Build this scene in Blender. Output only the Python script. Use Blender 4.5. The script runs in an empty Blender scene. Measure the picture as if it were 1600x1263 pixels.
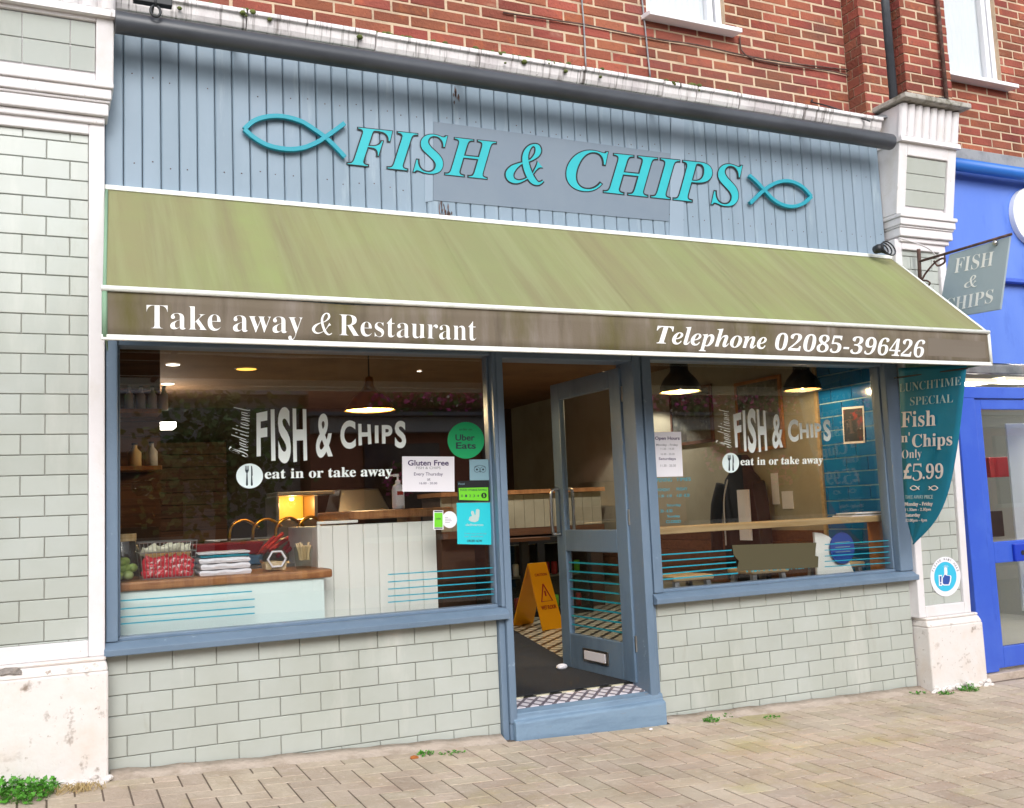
import bpy, math, random
from mathutils import Vector, Matrix
random.seed(7)
SC = bpy.context.scene
COL = SC.collection
R = math.radians

# ------------------------------------------------------------------ camera, sky, sun, exposure
CAM = Vector((-0.36214, -5.43884, 0.64222))
YAW, PITCH, ROLL, FOC = -0.43862, 0.10398, 0.04366, 1554.09
RM = Matrix.Rotation(YAW, 3, 'Z') @ Matrix.Rotation(PITCH, 3, 'X') @ Matrix.Rotation(ROLL, 3, 'Y')
cd = bpy.data.cameras.new('camera')
cd.sensor_width = 36.0; cd.lens = 36.0 * FOC / 1600.0; cd.clip_start = 0.05; cd.clip_end = 400
cam = bpy.data.objects.new('camera', cd); COL.objects.link(cam)
r_, f_, u_ = RM.col[0], RM.col[1], RM.col[2]
cam.matrix_world = Matrix(((r_.x, u_.x, -f_.x, CAM.x), (r_.y, u_.y, -f_.y, CAM.y), (r_.z, u_.z, -f_.z, CAM.z), (0, 0, 0, 1)))
SC.camera = cam

SUN_EL, SUN_AZ = 32.0, 12.0         # the sun stands behind the camera, a little to the left
wd = bpy.data.worlds.new('World'); SC.world = wd; wd.use_nodes = True
nt = wd.node_tree; nt.nodes.clear()
sky = nt.nodes.new('ShaderNodeTexSky'); sky.sky_type = 'NISHITA'; sky.sun_disc = False
sky.sun_elevation = R(SUN_EL); sky.sun_rotation = R(180 + SUN_AZ); sky.air_density = 1.0; sky.dust_density = 1.5; sky.ozone_density = 1.0
hs = nt.nodes.new('ShaderNodeHueSaturation'); hs.inputs['Saturation'].default_value = 0.28
bg = nt.nodes.new('ShaderNodeBackground'); bg.inputs['Strength'].default_value = 0.15
out = nt.nodes.new('ShaderNodeOutputWorld')
nt.links.new(sky.outputs[0], hs.inputs['Color']); nt.links.new(hs.outputs[0], bg.inputs['Color']); nt.links.new(bg.outputs[0], out.inputs['Surface'])
sl = bpy.data.lights.new('sun', 'SUN'); sl.energy = 0.65; sl.angle = R(24); sl.color = (1.0, 0.975, 0.95)
so = bpy.data.objects.new('sun', sl); COL.objects.link(so)
so.rotation_euler = (R(90 - SUN_EL), 0, R(-SUN_AZ)); so.location = (-4, -14, 16)
SC.view_settings.view_transform = 'Standard'; SC.view_settings.look = 'None'
SC.view_settings.exposure = 1.18; SC.view_settings.gamma = 1.0
SC.cycles.use_denoising = True
SC.cycles.max_bounces = 8; SC.cycles.transparent_max_bounces = 24; SC.cycles.caustics_reflective = False; SC.cycles.caustics_refractive = False
SC.cycles.sample_clamp_indirect = 6.0

# ------------------------------------------------------------------ where a sight line of the photo meets a real plane
def sight(px, py): return RM @ Vector(((px - 800) / FOC, 1.0, -(py - 631.5) / FOC))
def P(px, py, Y=0.0):
    d = sight(px, py); return CAM + d * ((Y - CAM.y) / d.y)
def PX(px, py, X):
    d = sight(px, py); return CAM + d * ((X - CAM.x) / d.x)
def PZ(px, py, Z):
    d = sight(px, py); return CAM + d * ((Z - CAM.z) / d.z)
def zoomed(ox, oy, s): return lambda x, y: (ox + x / s, oy + y / s)

# ------------------------------------------------------------------ materials
def lin(c):
    if isinstance(c, str): c = tuple(int(c[i:i+2], 16) / 255 for i in (0, 2, 4))
    return tuple(((v + .055) / 1.055) ** 2.4 if v > .04045 else v / 12.92 for v in c) + (1.0,)
def mat(name, col, rough=.6, metal=0, layers=(), island=0, bump=0, bscale=60, spec=.4, emit=None, estr=1, coat=0, alpha=1, hue=0):
    """layers: (colour, noise scale, lo, hi, (sx, sy, sz)) stains, dirt and wear over the base colour"""
    m = bpy.data.materials.new(name); m.use_nodes = True
    n = m.node_tree.nodes; L = m.node_tree.links
    b = n['Principled BSDF']
    b.inputs['Roughness'].default_value = rough; b.inputs['Metallic'].default_value = metal
    b.inputs['Specular IOR Level'].default_value = spec; b.inputs['Coat Weight'].default_value = coat; b.inputs['Alpha'].default_value = alpha
    b.inputs['Base Color'].default_value = lin(col)
    cur = None
    tc = n.new('ShaderNodeTexCoord') if (layers or bump) else None
    for k, (c2, sc, lo, hi, st) in enumerate(layers):
        mp = n.new('ShaderNodeMapping'); mp.inputs['Scale'].default_value = st; mp.inputs['Location'].default_value = (k * 3.7, k * 1.9, k * 5.3)
        L.new(tc.outputs['Object'], mp.inputs[0])
        nz = n.new('ShaderNodeTexNoise'); nz.inputs['Scale'].default_value = sc; nz.inputs['Detail'].default_value = 8; nz.inputs['Roughness'].default_value = .62
        L.new(mp.outputs[0], nz.inputs[0])
        rp = n.new('ShaderNodeMapRange'); rp.inputs[1].default_value = lo; rp.inputs[2].default_value = hi
        L.new(nz.outputs[0], rp.inputs[0])
        mx = n.new('ShaderNodeMix'); mx.data_type = 'RGBA'
        L.new(rp.outputs[0], mx.inputs[0])
        if cur: L.new(cur, mx.inputs[6])
        else: mx.inputs[6].default_value = lin(col)
        mx.inputs[7].default_value = lin(c2); cur = mx.outputs[2]
    if island or hue:
        ge = n.new('ShaderNodeNewGeometry'); hv = n.new('ShaderNodeHueSaturation')
        mr = n.new('ShaderNodeMapRange'); mr.inputs[3].default_value = 1 - island; mr.inputs[4].default_value = 1 + island
        L.new(ge.outputs['Random Per Island'], mr.inputs[0]); L.new(mr.outputs[0], hv.inputs['Value'])
        if hue:
            wn = n.new('ShaderNodeTexWhiteNoise'); wn.noise_dimensions = '1D'; L.new(ge.outputs['Random Per Island'], wn.inputs['W'])
            m2 = n.new('ShaderNodeMapRange'); m2.inputs[3].default_value = .5 - hue; m2.inputs[4].default_value = .5 + hue
            L.new(wn.outputs[0], m2.inputs[0]); L.new(m2.outputs[0], hv.inputs['Hue'])
        if cur: L.new(cur, hv.inputs['Color'])
        else: hv.inputs['Color'].default_value = lin(col)
        cur = hv.outputs[0]
    if cur: L.new(cur, b.inputs['Base Color'])
    if bump:
        nz = n.new('ShaderNodeTexNoise'); nz.inputs['Scale'].default_value = bscale; nz.inputs['Detail'].default_value = 5
        L.new(tc.outputs['Object'], nz.inputs[0])
        bp = n.new('ShaderNodeBump'); bp.inputs['Strength'].default_value = bump; bp.inputs['Distance'].default_value = .01
        L.new(nz.outputs[0], bp.inputs['Height']); L.new(bp.outputs[0], b.inputs['Normal'])
    if emit:
        b.inputs['Emission Color'].default_value = lin(emit); b.inputs['Emission Strength'].default_value = estr
    return m
def glass(name, tint=(.985, .99, .985), ior=1.5, boost=0.0, haze=0):
    m = bpy.data.materials.new(name); m.use_nodes = True
    n = m.node_tree.nodes; L = m.node_tree.links; n.clear()
    o = n.new('ShaderNodeOutputMaterial'); t = n.new('ShaderNodeBsdfTransparent'); g = n.new('ShaderNodeBsdfGlossy'); f = n.new('ShaderNodeLayerWeight')
    mx = n.new('ShaderNodeMixShader'); t.inputs[0].default_value = (*tint, 1); g.inputs['Roughness'].default_value = 0.0
    f.inputs[0].default_value = .5
    pw = n.new('ShaderNodeMath'); pw.operation = 'POWER'; pw.inputs[1].default_value = 5; L.new(f.outputs['Facing'], pw.inputs[0])
    ad = n.new('ShaderNodeMath'); ad.operation = 'MULTIPLY_ADD'; ad.inputs[1].default_value = .9; ad.inputs[2].default_value = .042 + boost; ad.use_clamp = True   # Schlick reflectance
    L.new(pw.outputs[0], ad.inputs[0]); L.new(ad.outputs[0], mx.inputs[0]); L.new(t.outputs[0], mx.inputs[1]); L.new(g.outputs[0], mx.inputs[2]); L.new(mx.outputs[0], o.inputs[0])
    return m
G1 = (1, 1, 1)
M = {}
M['white_paint'] = mat('white_masonry_paint', 'dcd8d9', .62, bump=.25, bscale=22, layers=[('d3cdc8', 5, .52, .75, (1, 1, .6)), ('8f857c', 16, .66, .80, (1.4, 1, .35)), ('b3a698', 40, .68, .76, G1)])
M['plinth_paint'] = mat('weathered_plinth_paint', 'ddd7d3', .7, bump=.6, bscale=14, layers=[('d8ccc2', 4, .48, .7, G1), ('8e7f72', 9, .60, .70, G1), ('a8988a', 4, .60, .74, (1, 1, 1.4)), ('9c8c7e', 34, .64, .72, G1)])
M['raw_render'] = mat('exposed_render', '968e88', .95, bump=1, bscale=40, layers=[('7a726b', 14, .4, .6, G1), ('a99d92', 40, .55, .7, G1)])
M['cornice_paint'] = mat('dirty_white_cornice_paint', 'e4dfde', .6, bump=.4, bscale=18, layers=[('c3babb', 3, .5, .7, (1, 1, .5)), ('7f7672', 6, .58, .72, (5, 1, .2)), ('4c4642', 9, .60, .70, (6, 1, .18)), ('6e6662', 3, .56, .70, (9, 1, .12)), ('8a5a3e', 12, .68, .76, (5, 1, .25)), ('77706a', 40, .68, .74, G1)])
M['tile'] = mat('pale_green_grey_glazed_tile', 'b4b9b3', .16, island=.035, spec=.45, bump=.05, bscale=9, layers=[('aaaea5', 1.6, .4, .7, G1), ('a79f90', 26, .72, .80, G1), ('c3c5be', 3, .55, .75, (1, 1, .25)), ('8d8676', 70, .76, .80, G1), ('9b9484', 2.2, .62, .80, (1.6, 1, .5))])
M['grout'] = mat('grey_green_grout', '8b8a82', .95)
M['grout_pale'] = mat('pale_grey_grout', '8f8d85', .95)
M['blue_wood'] = mat('blue_grey_painted_wood', '6d8094', .42, bump=.18, bscale=30, layers=[('63778b', 4, .45, .7, (1, 1, .3)), ('8ea1b2', 18, .66, .76, G1), ('5a4a40', 30, .74, .78, G1)])
M['door_wood'] = mat('slate_blue_painted_door', '6a7f94', .38, bump=.12, bscale=25, layers=[('566b80', 5, .45, .7, (1, 1, .3))])
M['step_wood'] = mat('worn_blue_painted_step', '7b93a9', .5, bump=.4, bscale=30, layers=[('6a8197', 6, .45, .65, (.4, 1, 3)), ('8d7f78', 14, .64, .70, (.35, 1, 4)), ('3f4a54', 20, .70, .75, (.3, 1, 5))])
M['boards'] = mat('pale_blue_painted_boards', '8697a6', .5, island=.035, bump=.12, bscale=20, layers=[('7d8f9d', 2.2, .42, .7, (1, 1, .35)), ('9aa9b4', 5, .58, .75, (2, 1, .3)), ('4a4f52', 22, .735, .775, (2.4, 1, .35)), ('5a4334', 55, .77, .80, G1)])
M['dark_backing'] = mat('dark_board_gap', '2c333a', .9)  # plain dark colour for the sheet behind the boards and the door header
M['sign_panel'] = mat('flat_blue_grey_panel_paint', '75828f', .5, layers=[('6f7d8c', 3, .4, .7, G1)])
M['sign_strip'] = mat('flat_pale_blue_strip_paint', '8a9aa9', .5)
M['turquoise'] = mat('turquoise_letter_paint', '24adb6', .35, layers=[('21a4ad', 6, .4, .7, G1)])
M['turq_fish'] = mat('turquoise_fish_paint', '1890a2', .35)
M['black'] = mat('black_outline_paint', '10181a', .5)
M['pole'] = mat('dark_grey_painted_metal_tube', '44474d', .38, bump=.12, bscale=14, layers=[('33363b', 4, .45, .7, (.4, 1, 1)), ('6c7077', 22, .72, .78, (.5, 1, 1)), ('2a2522', 30, .70, .76, G1)])
M['metal_black'] = mat('black_metal', '26282b', .45)
M['metal_rust'] = mat('rusty_brown_iron', '4d3a33', .8, layers=[('6a5048', 20, .45, .6, G1)])
M['steel'] = mat('brushed_steel', 'b8b8b6', .28, metal=1)
M['canvas'] = mat('mossy_green_awning_canvas', '82855f', .88, bump=.1, bscale=90, spec=.12, layers=[('88905f', 1.3, .40, .70, (1, .5, .6)), ('877f60', 1.0, .44, .72, (.8, .5, 1.1)), ('7d765a', 2.0, .46, .80, (4, .25, .25)), ('8f936d', 2.2, .48, .85, (5, .25, .25)), ('7f7858', 4.5, .60, .90, (6, .2, .2)), ('b3ab8f', 60, .70, .82, G1), ('716c4c', 34, .71, .82, G1)])
M['valance'] = mat('grimy_olive_brown_valance_canvas', '716759', .88, bump=.1, bscale=90, spec=.12, layers=[('80766c', 3, .48, .68, (2.4, 1, .25)), ('605a3a', 2.2, .50, .70, (1.8, 1, .5)), ('5a5146', 4, .54, .80, (2.6, 1, .35)), ('8a817b', 3, .58, .80, (2.4, 1, .4)), ('a8a19e', 1.5, .66, .76, (3, 1, .6))])
M['valance_patch'] = mat('plain_grey_brown_valance_patch', '746b60', .85, spec=.15)
M['canvas_side'] = mat('green_canvas_edge', '7f9f84', .8)
M['white_trim'] = mat('white_vinyl_edging', 'e9ebe4', .5, layers=[('cfd3c4', 14, .55, .75, G1)])
M['white_vinyl'] = mat('white_vinyl_lettering', 'efeeea', .5)
M['win_vinyl'] = mat('pale_frosted_vinyl', 'eaf2ef', .5)
M['badge_vinyl'] = mat('pale_blue_white_vinyl', 'dfeeee', .5)
M['ink'] = mat('dark_slate_ink', '2d3a42', .6)
M['teal_vinyl'] = mat('teal_vinyl', '1f92a6', .45)
M['mint_vinyl'] = mat('pale_mint_vinyl', 'b4c8c4', .6)
M['olive_vinyl'] = mat('olive_brown_vinyl', '4d4730', .7)
M['glass'] = glass('shop_window_glass', boost=.05)
M['glass_small'] = glass('clear_glass', tint=(.90, .93, .91))
M['paper'] = mat('white_paper', 'e6e4ea', .7)
M['ink_purple'] = mat('purple_print', '43305e', .7)
M['ink_grey'] = mat('grey_print', '8c8c92', .7)
M['green_sticker'] = mat('green_sticker', '12a463', .45)
M['green_lime'] = mat('lime_green_print', '6fce2c', .5)
M['cyan_poster'] = mat('bright_cyan_print', '27c2cf', .5)
M['sky_sticker'] = mat('grey_blue_sticker', '7fa0ac', .5)
M['black_card'] = mat('black_card', '15171a', .6)
M['brick'] = mat('weathered_red_brown_brick', '925444', .92, island=.20, hue=.011, bump=.8, bscale=50, spec=.15, layers=[('7a463b', 1.1, .42, .62, (1, 1, 1.5)), ('a45d42', 7, .56, .76, G1), ('5f4038', 26, .60, .8, G1), ('6a4a42', .8, .50, .72, (1, 1, 2)), ('a5816d', 2.6, .62, .80, (1, 1, 2)), ('b79c8a', 30, .70, .82, G1)])
M['mortar'] = mat('pale_cream_mortar', 'bfa98f', .95, bump=.5, bscale=60, layers=[('9a8571', 5, .45, .70, G1), ('8b7a6a', 14, .66, .8, G1)])
M['stone'] = mat('weathered_stone_slab', 'a7a39b', .9, bump=.8, bscale=26, layers=[('6d6a5c', 12, .48, .66, G1), ('c9c6c0', 20, .6, .75, G1)])
M['lead'] = mat('grey_lead_flashing', '8e9093', .55, bump=.3, bscale=12, layers=[('6e7176', 8, .45, .7, G1)])
M['upvc'] = mat('white_plastic_window_frame', 'e4e4e8', .35)
M['sky_white_curtain'] = mat('curtain_white_as_sky_reflection', 'd6dae0', .85)  # whiteness of the curtain stands in for sky reflected in the pane
M['paver'] = mat('buff_concrete_paver', 'c4b4a1', .9, island=.09, hue=.010, bump=.7, bscale=55, spec=.2, layers=[('b5a28e', 3, .42, .66, G1), ('d2c1b1', 26, .55, .72, G1), ('a89886', .9, .5, .72, G1), ('b5a77e', 1.3, .55, .7, G1), ('e4dcd2', 110, .66, .72, G1), ('8d7b6c', 90, .67, .75, G1), ('7a695b', 16, .715, .75, G1), ('efe8de', 21, .745, .765, G1)])
M['joint'] = mat('sandy_paver_joint', '75665a', .98, bump=.8, bscale=60, layers=[('5c5142', 4, .45, .7, G1), ('66763e', 2.2, .60, .68, G1)])
M['concrete'] = mat('pale_concrete_fillet', 'c0b0a2', .92, bump=.8, bscale=40, layers=[('a59585', 7, .45, .66, G1), ('c2b6aa', 22, .58, .74, G1)])
M['asphalt'] = mat('asphalt', '55555a', .9, bump=.6, bscale=120, layers=[('48484c', 3, .4, .7, G1)])
M['leaf'] = mat('weed_leaf', '4f8f2a', .6, island=.25)
M['dry_straw'] = mat('dry_straw', 'b09a6c', .8, island=.2)
M['dry_leaf'] = mat('orange_dry_leaf', 'a5622c', .8)
M['moss'] = mat('moss', '5a6232', .95, island=.25)
M['banner'] = mat('teal_banner_cloth', '0c728c', .7, bump=.15, bscale=8, layers=[('0a6882', 3, .45, .7, G1)])
M['banner_ink'] = mat('pale_pink_print', 'd9cfc9', .7)
M['banner_ink2'] = mat('dull_pale_print', '9fb6b6', .7)
M['hang_board'] = mat('slate_green_sign_board', 'a2b0b8', .5, layers=[('98a7b0', 3, .45, .7, G1)])
M['royal'] = mat('royal_blue_gloss_paint', '3a5cc4', .25, spec=.5, layers=[('4568ca', 2, .45, .7, G1), ('3050b0', 9, .6, .75, (1, 1, .4))])
M['royal_fascia'] = mat('blue_fascia_paint_with_glare', '5579d2', .35, layers=[('6486d6', 1.5, .45, .7, (1, 1, .4)), ('4a6cc6', 6, .58, .75, (1, 1, .3))])  # lighter than the door blue: reflected glare is put into the colour
M['lit_cream'] = mat('cream_light_panel', 'fff2d0', .5, emit='fff0cc', estr=.45)
M['royal_dark'] = mat('royal_blue_side_paint', '1c3cb4', .35)
M['blue_light'] = mat('mid_blue_tube_paint', '2f6fc4', .4)
M['sticker_blue'] = mat('cyan_print', '38b6d8', .5)
M['navy'] = mat('navy_print', '2c4f9c', .5)
M['floor'] = None
M['dark_wall'] = mat('dark_brown_interior_wall', '4a3a30', .9, layers=[('584538', 2, .45, .7, G1)])
M['dark_ceiling'] = mat('brown_ceiling', '7a5c40', .8, layers=[('684c34', 2, .45, .7, G1)])
M['cream_wall'] = mat('olive_cream_interior_wall', 'a39c86', .85, layers=[('938c77', 2, .45, .7, G1)])
M['teal_tile'] = mat('petrol_blue_glazed_tile', '1767a6', .15, island=.07, spec=.5)
M['grout_blue'] = mat('pale_blue_grout', 'a9c8d6', .9)
M['wood'] = mat('oiled_oak_worktop', 'ad784a', .45, layers=[('8f5d36', 4, .42, .62, (6, 1, 1)), ('c4925f', 9, .55, .75, (.4, 6, 6))])
M['wood_pale'] = mat('pale_pine_board', 'b79f77', .5, layers=[('a08558', 5, .42, .65, (.4, 6, 6))])
M['wood_dark'] = mat('dark_brown_wood_planks', '6b4730', .6, island=.18, layers=[('523524', 5, .42, .65, (.4, 4, 6))])
M['counter_front'] = mat('pale_turquoise_painted_panel', 'e3f3ef', .5)
M['counter_board'] = mat('off_white_painted_boards', 'f0f1ea', .5, island=.02)
M['stainless'] = mat('stainless_steel', '9a9690', .3, metal=1)
M['red'] = mat('red_plastic', 'a3222a', .4)
M['red_pack'] = mat('red_packet_film', 'c42433', .3, island=.1, layers=[('e8dcd8', 26, .58, .62, G1)])
M['cream_pack'] = mat('pale_packet_film', 'd6d4bc', .35, layers=[('7f8a5a', 24, .6, .66, G1)])
M['blue_tray'] = mat('steel_blue_tray', '4a6f8c', .4)
M['card'] = mat('brown_cardboard', 'a9854f', .85)
M['pickle'] = mat('green_pickled_egg', 'a8bf5e', .4, layers=[('cbd79a', 8, .5, .7, G1)])
M['sugar'] = mat('brown_sugar', 'c2a983', .85, layers=[('d8c6a6', 30, .45, .65, G1)])
M['liquid'] = mat('pickle_brine', 'b9c6a0', .3, alpha=.25)
M['plastic_clear'] = glass('clear_plastic', tint=(.82, .84, .80))
M['fork_wood'] = mat('pale_wooden_forks', 'dcc39a', .7)
M['gel'] = mat('pale_gel_bottle', 'd5d3da', .35)
M['gold'] = mat('brass_shade', 'b8893a', .3, metal=1)
M['lit_gold'] = mat('lit_cream_shade_lining', 'e8c070', .5, emit='ffb84d', estr=1.1)
M['lit_warm'] = mat('warm_bulb', 'ffd890', .5, emit='ffc060', estr=5)
M['lit_white'] = mat('white_led_lamp', 'ffffff', .5, emit='fff6e6', estr=6)
M['lit_panel'] = mat('glowing_heat_cabinet_lining', 'e09a3e', .5, emit='ffa030', estr=.55)
M['jacket'] = mat('black_jacket_cloth', '17171b', .9)
M['reflective'] = mat('pale_piping', 'bdbdc4', .6)
M['yellow'] = mat('safety_yellow_plastic', 'f2a80c', .4)
M['red_print'] = mat('red_warning_print', 'a82a1a', .5)
M['mat_rubber'] = mat('black_entrance_mat', '24262a', .95, bump=.5, bscale=150)
M['leaf_dark'] = mat('tree_leaf', '52753c', .7, island=.3)
M['bark'] = mat('bark', '4a3c30', .9)
M['pub_brick'] = mat('red_brown_pub_brick', '9a5f4e', .9, layers=[('7d493c', 2, .4, .7, G1)])
M['pub_grey'] = mat('grey_pub_render', '9a9c9c', .85)
M['dark_glass'] = mat('dark_far_window', '1c2126', .15)
M['petal'] = mat('pink_petal', 'e0559a', .6, island=.3, hue=.03)
M['petal_white'] = mat('white_petal', 'efeae0', .6, island=.2)
M['slate'] = mat('slate_roof', '6e727a', .8)
M['pale_room'] = mat('pale_grey_room_wall', '9a9c98', .8)
M['white_board'] = mat('white_display_board', 'd9dedd', .6)
M['yellow_poster'] = mat('yellow_green_poster', 'b8c81e', .6)
M['photo_red'] = mat('printed_poster', '3b3a40', .6, layers=[('8c3030', 9, .55, .62, G1), ('9a9aa0', 14, .62, .68, G1)])
M['photo_grey'] = mat('framed_grey_print', '6d6c60', .6, layers=[('4a4a44', 7, .45, .6, G1), ('8c8a7c', 16, .55, .7, G1)])

def checker_mat(name, a, b, size, rot=0):
    m = bpy.data.materials.new(name); m.use_nodes = True; n = m.node_tree.nodes; L = m.node_tree.links
    tc = n.new('ShaderNodeTexCoord'); mp = n.new('ShaderNodeMapping'); mp.inputs['Rotation'].default_value = (0, 0, rot)
    br = n.new('ShaderNodeTexBrick'); br.offset = 0; br.inputs['Scale'].default_value = 1; br.inputs['Brick Width'].default_value = size; br.inputs['Row Height'].default_value = size
    br.inputs['Mortar Size'].default_value = size * .16; br.inputs['Color1'].default_value = lin(a); br.inputs['Color2'].default_value = lin(a); br.inputs['Mortar'].default_value = lin(b)
    L.new(tc.outputs['Object'], mp.inputs[0]); L.new(mp.outputs[0], br.inputs[0]); L.new(br.outputs[0], n['Principled BSDF'].inputs['Base Color'])
    n['Principled BSDF'].inputs['Roughness'].default_value = .3
    return m
M['floor'] = checker_mat('cream_and_black_mosaic_floor', 'c9c4ac', '25241f', .125, R(45))
M['strip_tile'] = checker_mat('white_and_grey_diamond_mosaic', 'dcd6dc', '6d6670', .062, R(45))

# ------------------------------------------------------------------ mesh helpers
WORLD = {}
class MB:
    def __init__(s): s.v = []; s.f = []
    def add(s, vs, fs):
        b = len(s.v); s.v += [tuple(v) for v in vs]; s.f += [tuple(b + i for i in f) for f in fs]; return s
    def hexa(s, p):   # p: 4 bottom, 4 top, same winding
        return s.add(p, [(3, 2, 1, 0), (4, 5, 6, 7), (0, 1, 5, 4), (1, 2, 6, 5), (2, 3, 7, 6), (3, 0, 4, 7)])
    def box(s, x0, x1, y0, y1, z0, z1):
        return s.hexa([(x0, y0, z0), (x1, y0, z0), (x1, y1, z0), (x0, y1, z0), (x0, y0, z1), (x1, y0, z1), (x1, y1, z1), (x0, y1, z1)])
    def chip(s, x0, x1, z0, z1, y, d, b):   # a tile or brick on a wall facing -Y: front at y, back at y + d, chamfer b
        return s.add([(x0, y + d, z0), (x1, y + d, z0), (x1, y + d, z1), (x0, y + d, z1), (x0, y + b, z0), (x1, y + b, z0), (x1, y + b, z1), (x0, y + b, z1),
                      (x0 + b, y, z0 + b), (x1 - b, y, z0 + b), (x1 - b, y, z1 - b), (x0 + b, y, z1 - b)],
                     [(0, 1, 5, 4), (1, 2, 6, 5), (2, 3, 7, 6), (3, 0, 4, 7), (4, 5, 9, 8), (5, 6, 10, 9), (6, 7, 11, 10), (7, 4, 8, 11), (8, 9, 10, 11)])
    def prism(s, poly, n):  # 3D polygon extruded by vector n
        k = len(poly); n = Vector(n); a = [Vector(p) for p in poly]; b = [p + n for p in a]
        return s.add(a + b, [tuple(range(k))[::-1], tuple(range(k, 2 * k))] + [(i, (i + 1) % k, k + (i + 1) % k, k + i) for i in range(k)])
    def tube(s, path, r, n=8, cap=True):
        path = [Vector(p) for p in path]; k = len(path); rings = []
        up = Vector((0, 0, 1)); prev = None
        for i, p in enumerate(path):
            t = (path[min(i + 1, k - 1)] - path[max(i - 1, 0)]).normalized()
            a = prev if prev is not None else (up if abs(t.z) < .9 else Vector((1, 0, 0)))
            x = (a - t * a.dot(t)).normalized(); y = t.cross(x); prev = x
            rr = r[i] if isinstance(r, (list, tuple)) else r
            rings.append([p + x * rr * math.cos(2 * math.pi * j / n) + y * rr * math.sin(2 * math.pi * j / n) for j in range(n)])
        vs = [v for g in rings for v in g]
        fs = [(i * n + j, i * n + (j + 1) % n, (i + 1) * n + (j + 1) % n, (i + 1) * n + j) for i in range(k - 1) for j in range(n)]
        if cap: fs += [tuple(range(n))[::-1], tuple(range((k - 1) * n, k * n))]
        return s.add(vs, fs)
    def lathe(s, c, prof, n=24, ax='Z', cap=True):   # prof: (r, h)
        vs = []
        for r, h in prof:
            for j in range(n):
                a = 2 * math.pi * j / n; u, w = r * math.cos(a), r * math.sin(a)
                vs.append((c[0] + u, c[1] + w, c[2] + h) if ax == 'Z' else (c[0] + u, c[1] + h, c[2] - w))
        k = len(prof)
        fs = [(i * n + j, i * n + (j + 1) % n, (i + 1) * n + (j + 1) % n, (i + 1) * n + j) for i in range(k - 1) for j in range(n)]
        if cap: fs += [tuple(range(n))[::-1], tuple(range((k - 1) * n, k * n))]
        return s.add(vs, fs)
    def sphere(s, c, r, n=12, m=8, sq=(1, 1, 1)):
        vs = [(c[0], c[1], c[2] - r * sq[2])]
        for i in range(1, m):
            t = -math.pi / 2 + math.pi * i / m
            for j in range(n):
                a = 2 * math.pi * j / n
                vs.append((c[0] + r * math.cos(t) * math.cos(a) * sq[0], c[1] + r * math.cos(t) * math.sin(a) * sq[1], c[2] + r * math.sin(t) * sq[2]))
        vs.append((c[0], c[1], c[2] + r * sq[2])); e = len(vs) - 1
        fs = [(0, 1 + (j + 1) % n, 1 + j) for j in range(n)]
        fs += [(1 + (i - 1) * n + j, 1 + (i - 1) * n + (j + 1) % n, 1 + i * n + (j + 1) % n, 1 + i * n + j) for i in range(1, m - 1) for j in range(n)]
        fs += [(e, 1 + (m - 2) * n + j, 1 + (m - 2) * n + (j + 1) % n) for j in range(n)]
        return s.add(vs, fs)
    def build(s, name, m, parent=None, bevel=0, smooth=False, seg=2):
        me = bpy.data.meshes.new(name)
        w = WORLD.get(parent.name, Vector()) if parent else Vector()
        me.from_pydata([tuple(Vector(v) - w) for v in s.v], [], s.f); me.update()
        o = bpy.data.objects.new(name, me); COL.objects.link(o)
        me.materials.append(M[m] if isinstance(m, str) else m)
        if parent: o.parent = parent; WORLD[o.name] = w
        if smooth:
            for p in me.polygons: p.use_smooth = True
        if bevel:
            bv = o.modifiers.new('bevel', 'BEVEL'); bv.width = bevel; bv.segments = seg; bv.limit_method = 'ANGLE'; bv.harden_normals = False
        return o
def tag(o, label, cat, group=None, kind=None):
    o['label'] = label; o['category'] = cat
    if group: o['group'] = group
    if kind: o['kind'] = kind
    return o
def thing(name, loc, label, cat, group=None):
    o = bpy.data.objects.new(name, None); COL.objects.link(o); o.location = loc; o.empty_display_size = .1
    WORLD[o.name] = Vector(loc); return tag(o, label, cat, group)
def struct(o): o['kind'] = 'structure'; return o
def dup(root, loc, label, rot=None):
    r = root.copy(); COL.objects.link(r); r.location = loc; r['label'] = label
    if rot: r.rotation_euler = rot
    for ch in root.children:
        c = ch.copy(); COL.objects.link(c); c.parent = r
        for g in ch.children:
            d = g.copy(); COL.objects.link(d); d.parent = c
    return r

# lettering -----------------------------------------------------------------
GC = {}
def style_text(s, st):
    up, lo, dg = {'bold': (0x1D400, 0x1D41A, 0x1D7CE), 'bi': (0x1D468, 0x1D482, 0x1D7CE), 'script': (0x1D4D0, 0x1D4EA, 0x1D7CE)}.get(st, (0, 0, 0))
    if not up: return s
    return ''.join(chr(up + ord(c) - 65) if 'A' <= c <= 'Z' else chr(lo + ord(c) - 97) if 'a' <= c <= 'z' else chr(dg + ord(c) - 48) if c.isdigit() else c for c in s)
def glyphs(s, st, off):
    k = (s, st, off)
    if k in GC: return GC[k]
    c = bpy.data.curves.new('lettering', 'FONT'); c.body = style_text(s, st); c.resolution_u = 5; c.offset = off; c.extrude = .5
    o = bpy.data.objects.new('lettering', c); COL.objects.link(o)
    bpy.context.view_layer.update()
    e = o.evaluated_get(bpy.context.evaluated_depsgraph_get()); me = e.to_mesh()
    vs = [v.co.copy() for v in me.vertices]; fs = [tuple(p.vertices) for p in me.polygons]
    e.to_mesh_clear(); bpy.data.objects.remove(o); bpy.data.curves.remove(c)
    x0 = min(v.x for v in vs); x1 = max(v.x for v in vs); y0 = min(v.y for v in vs); y1 = max(v.y for v in vs)
    GC[k] = ([((v.x - x0) / (x1 - x0), (v.y - y0) / (y1 - y0), v.z + .5) for v in vs], fs); return GC[k]
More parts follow.
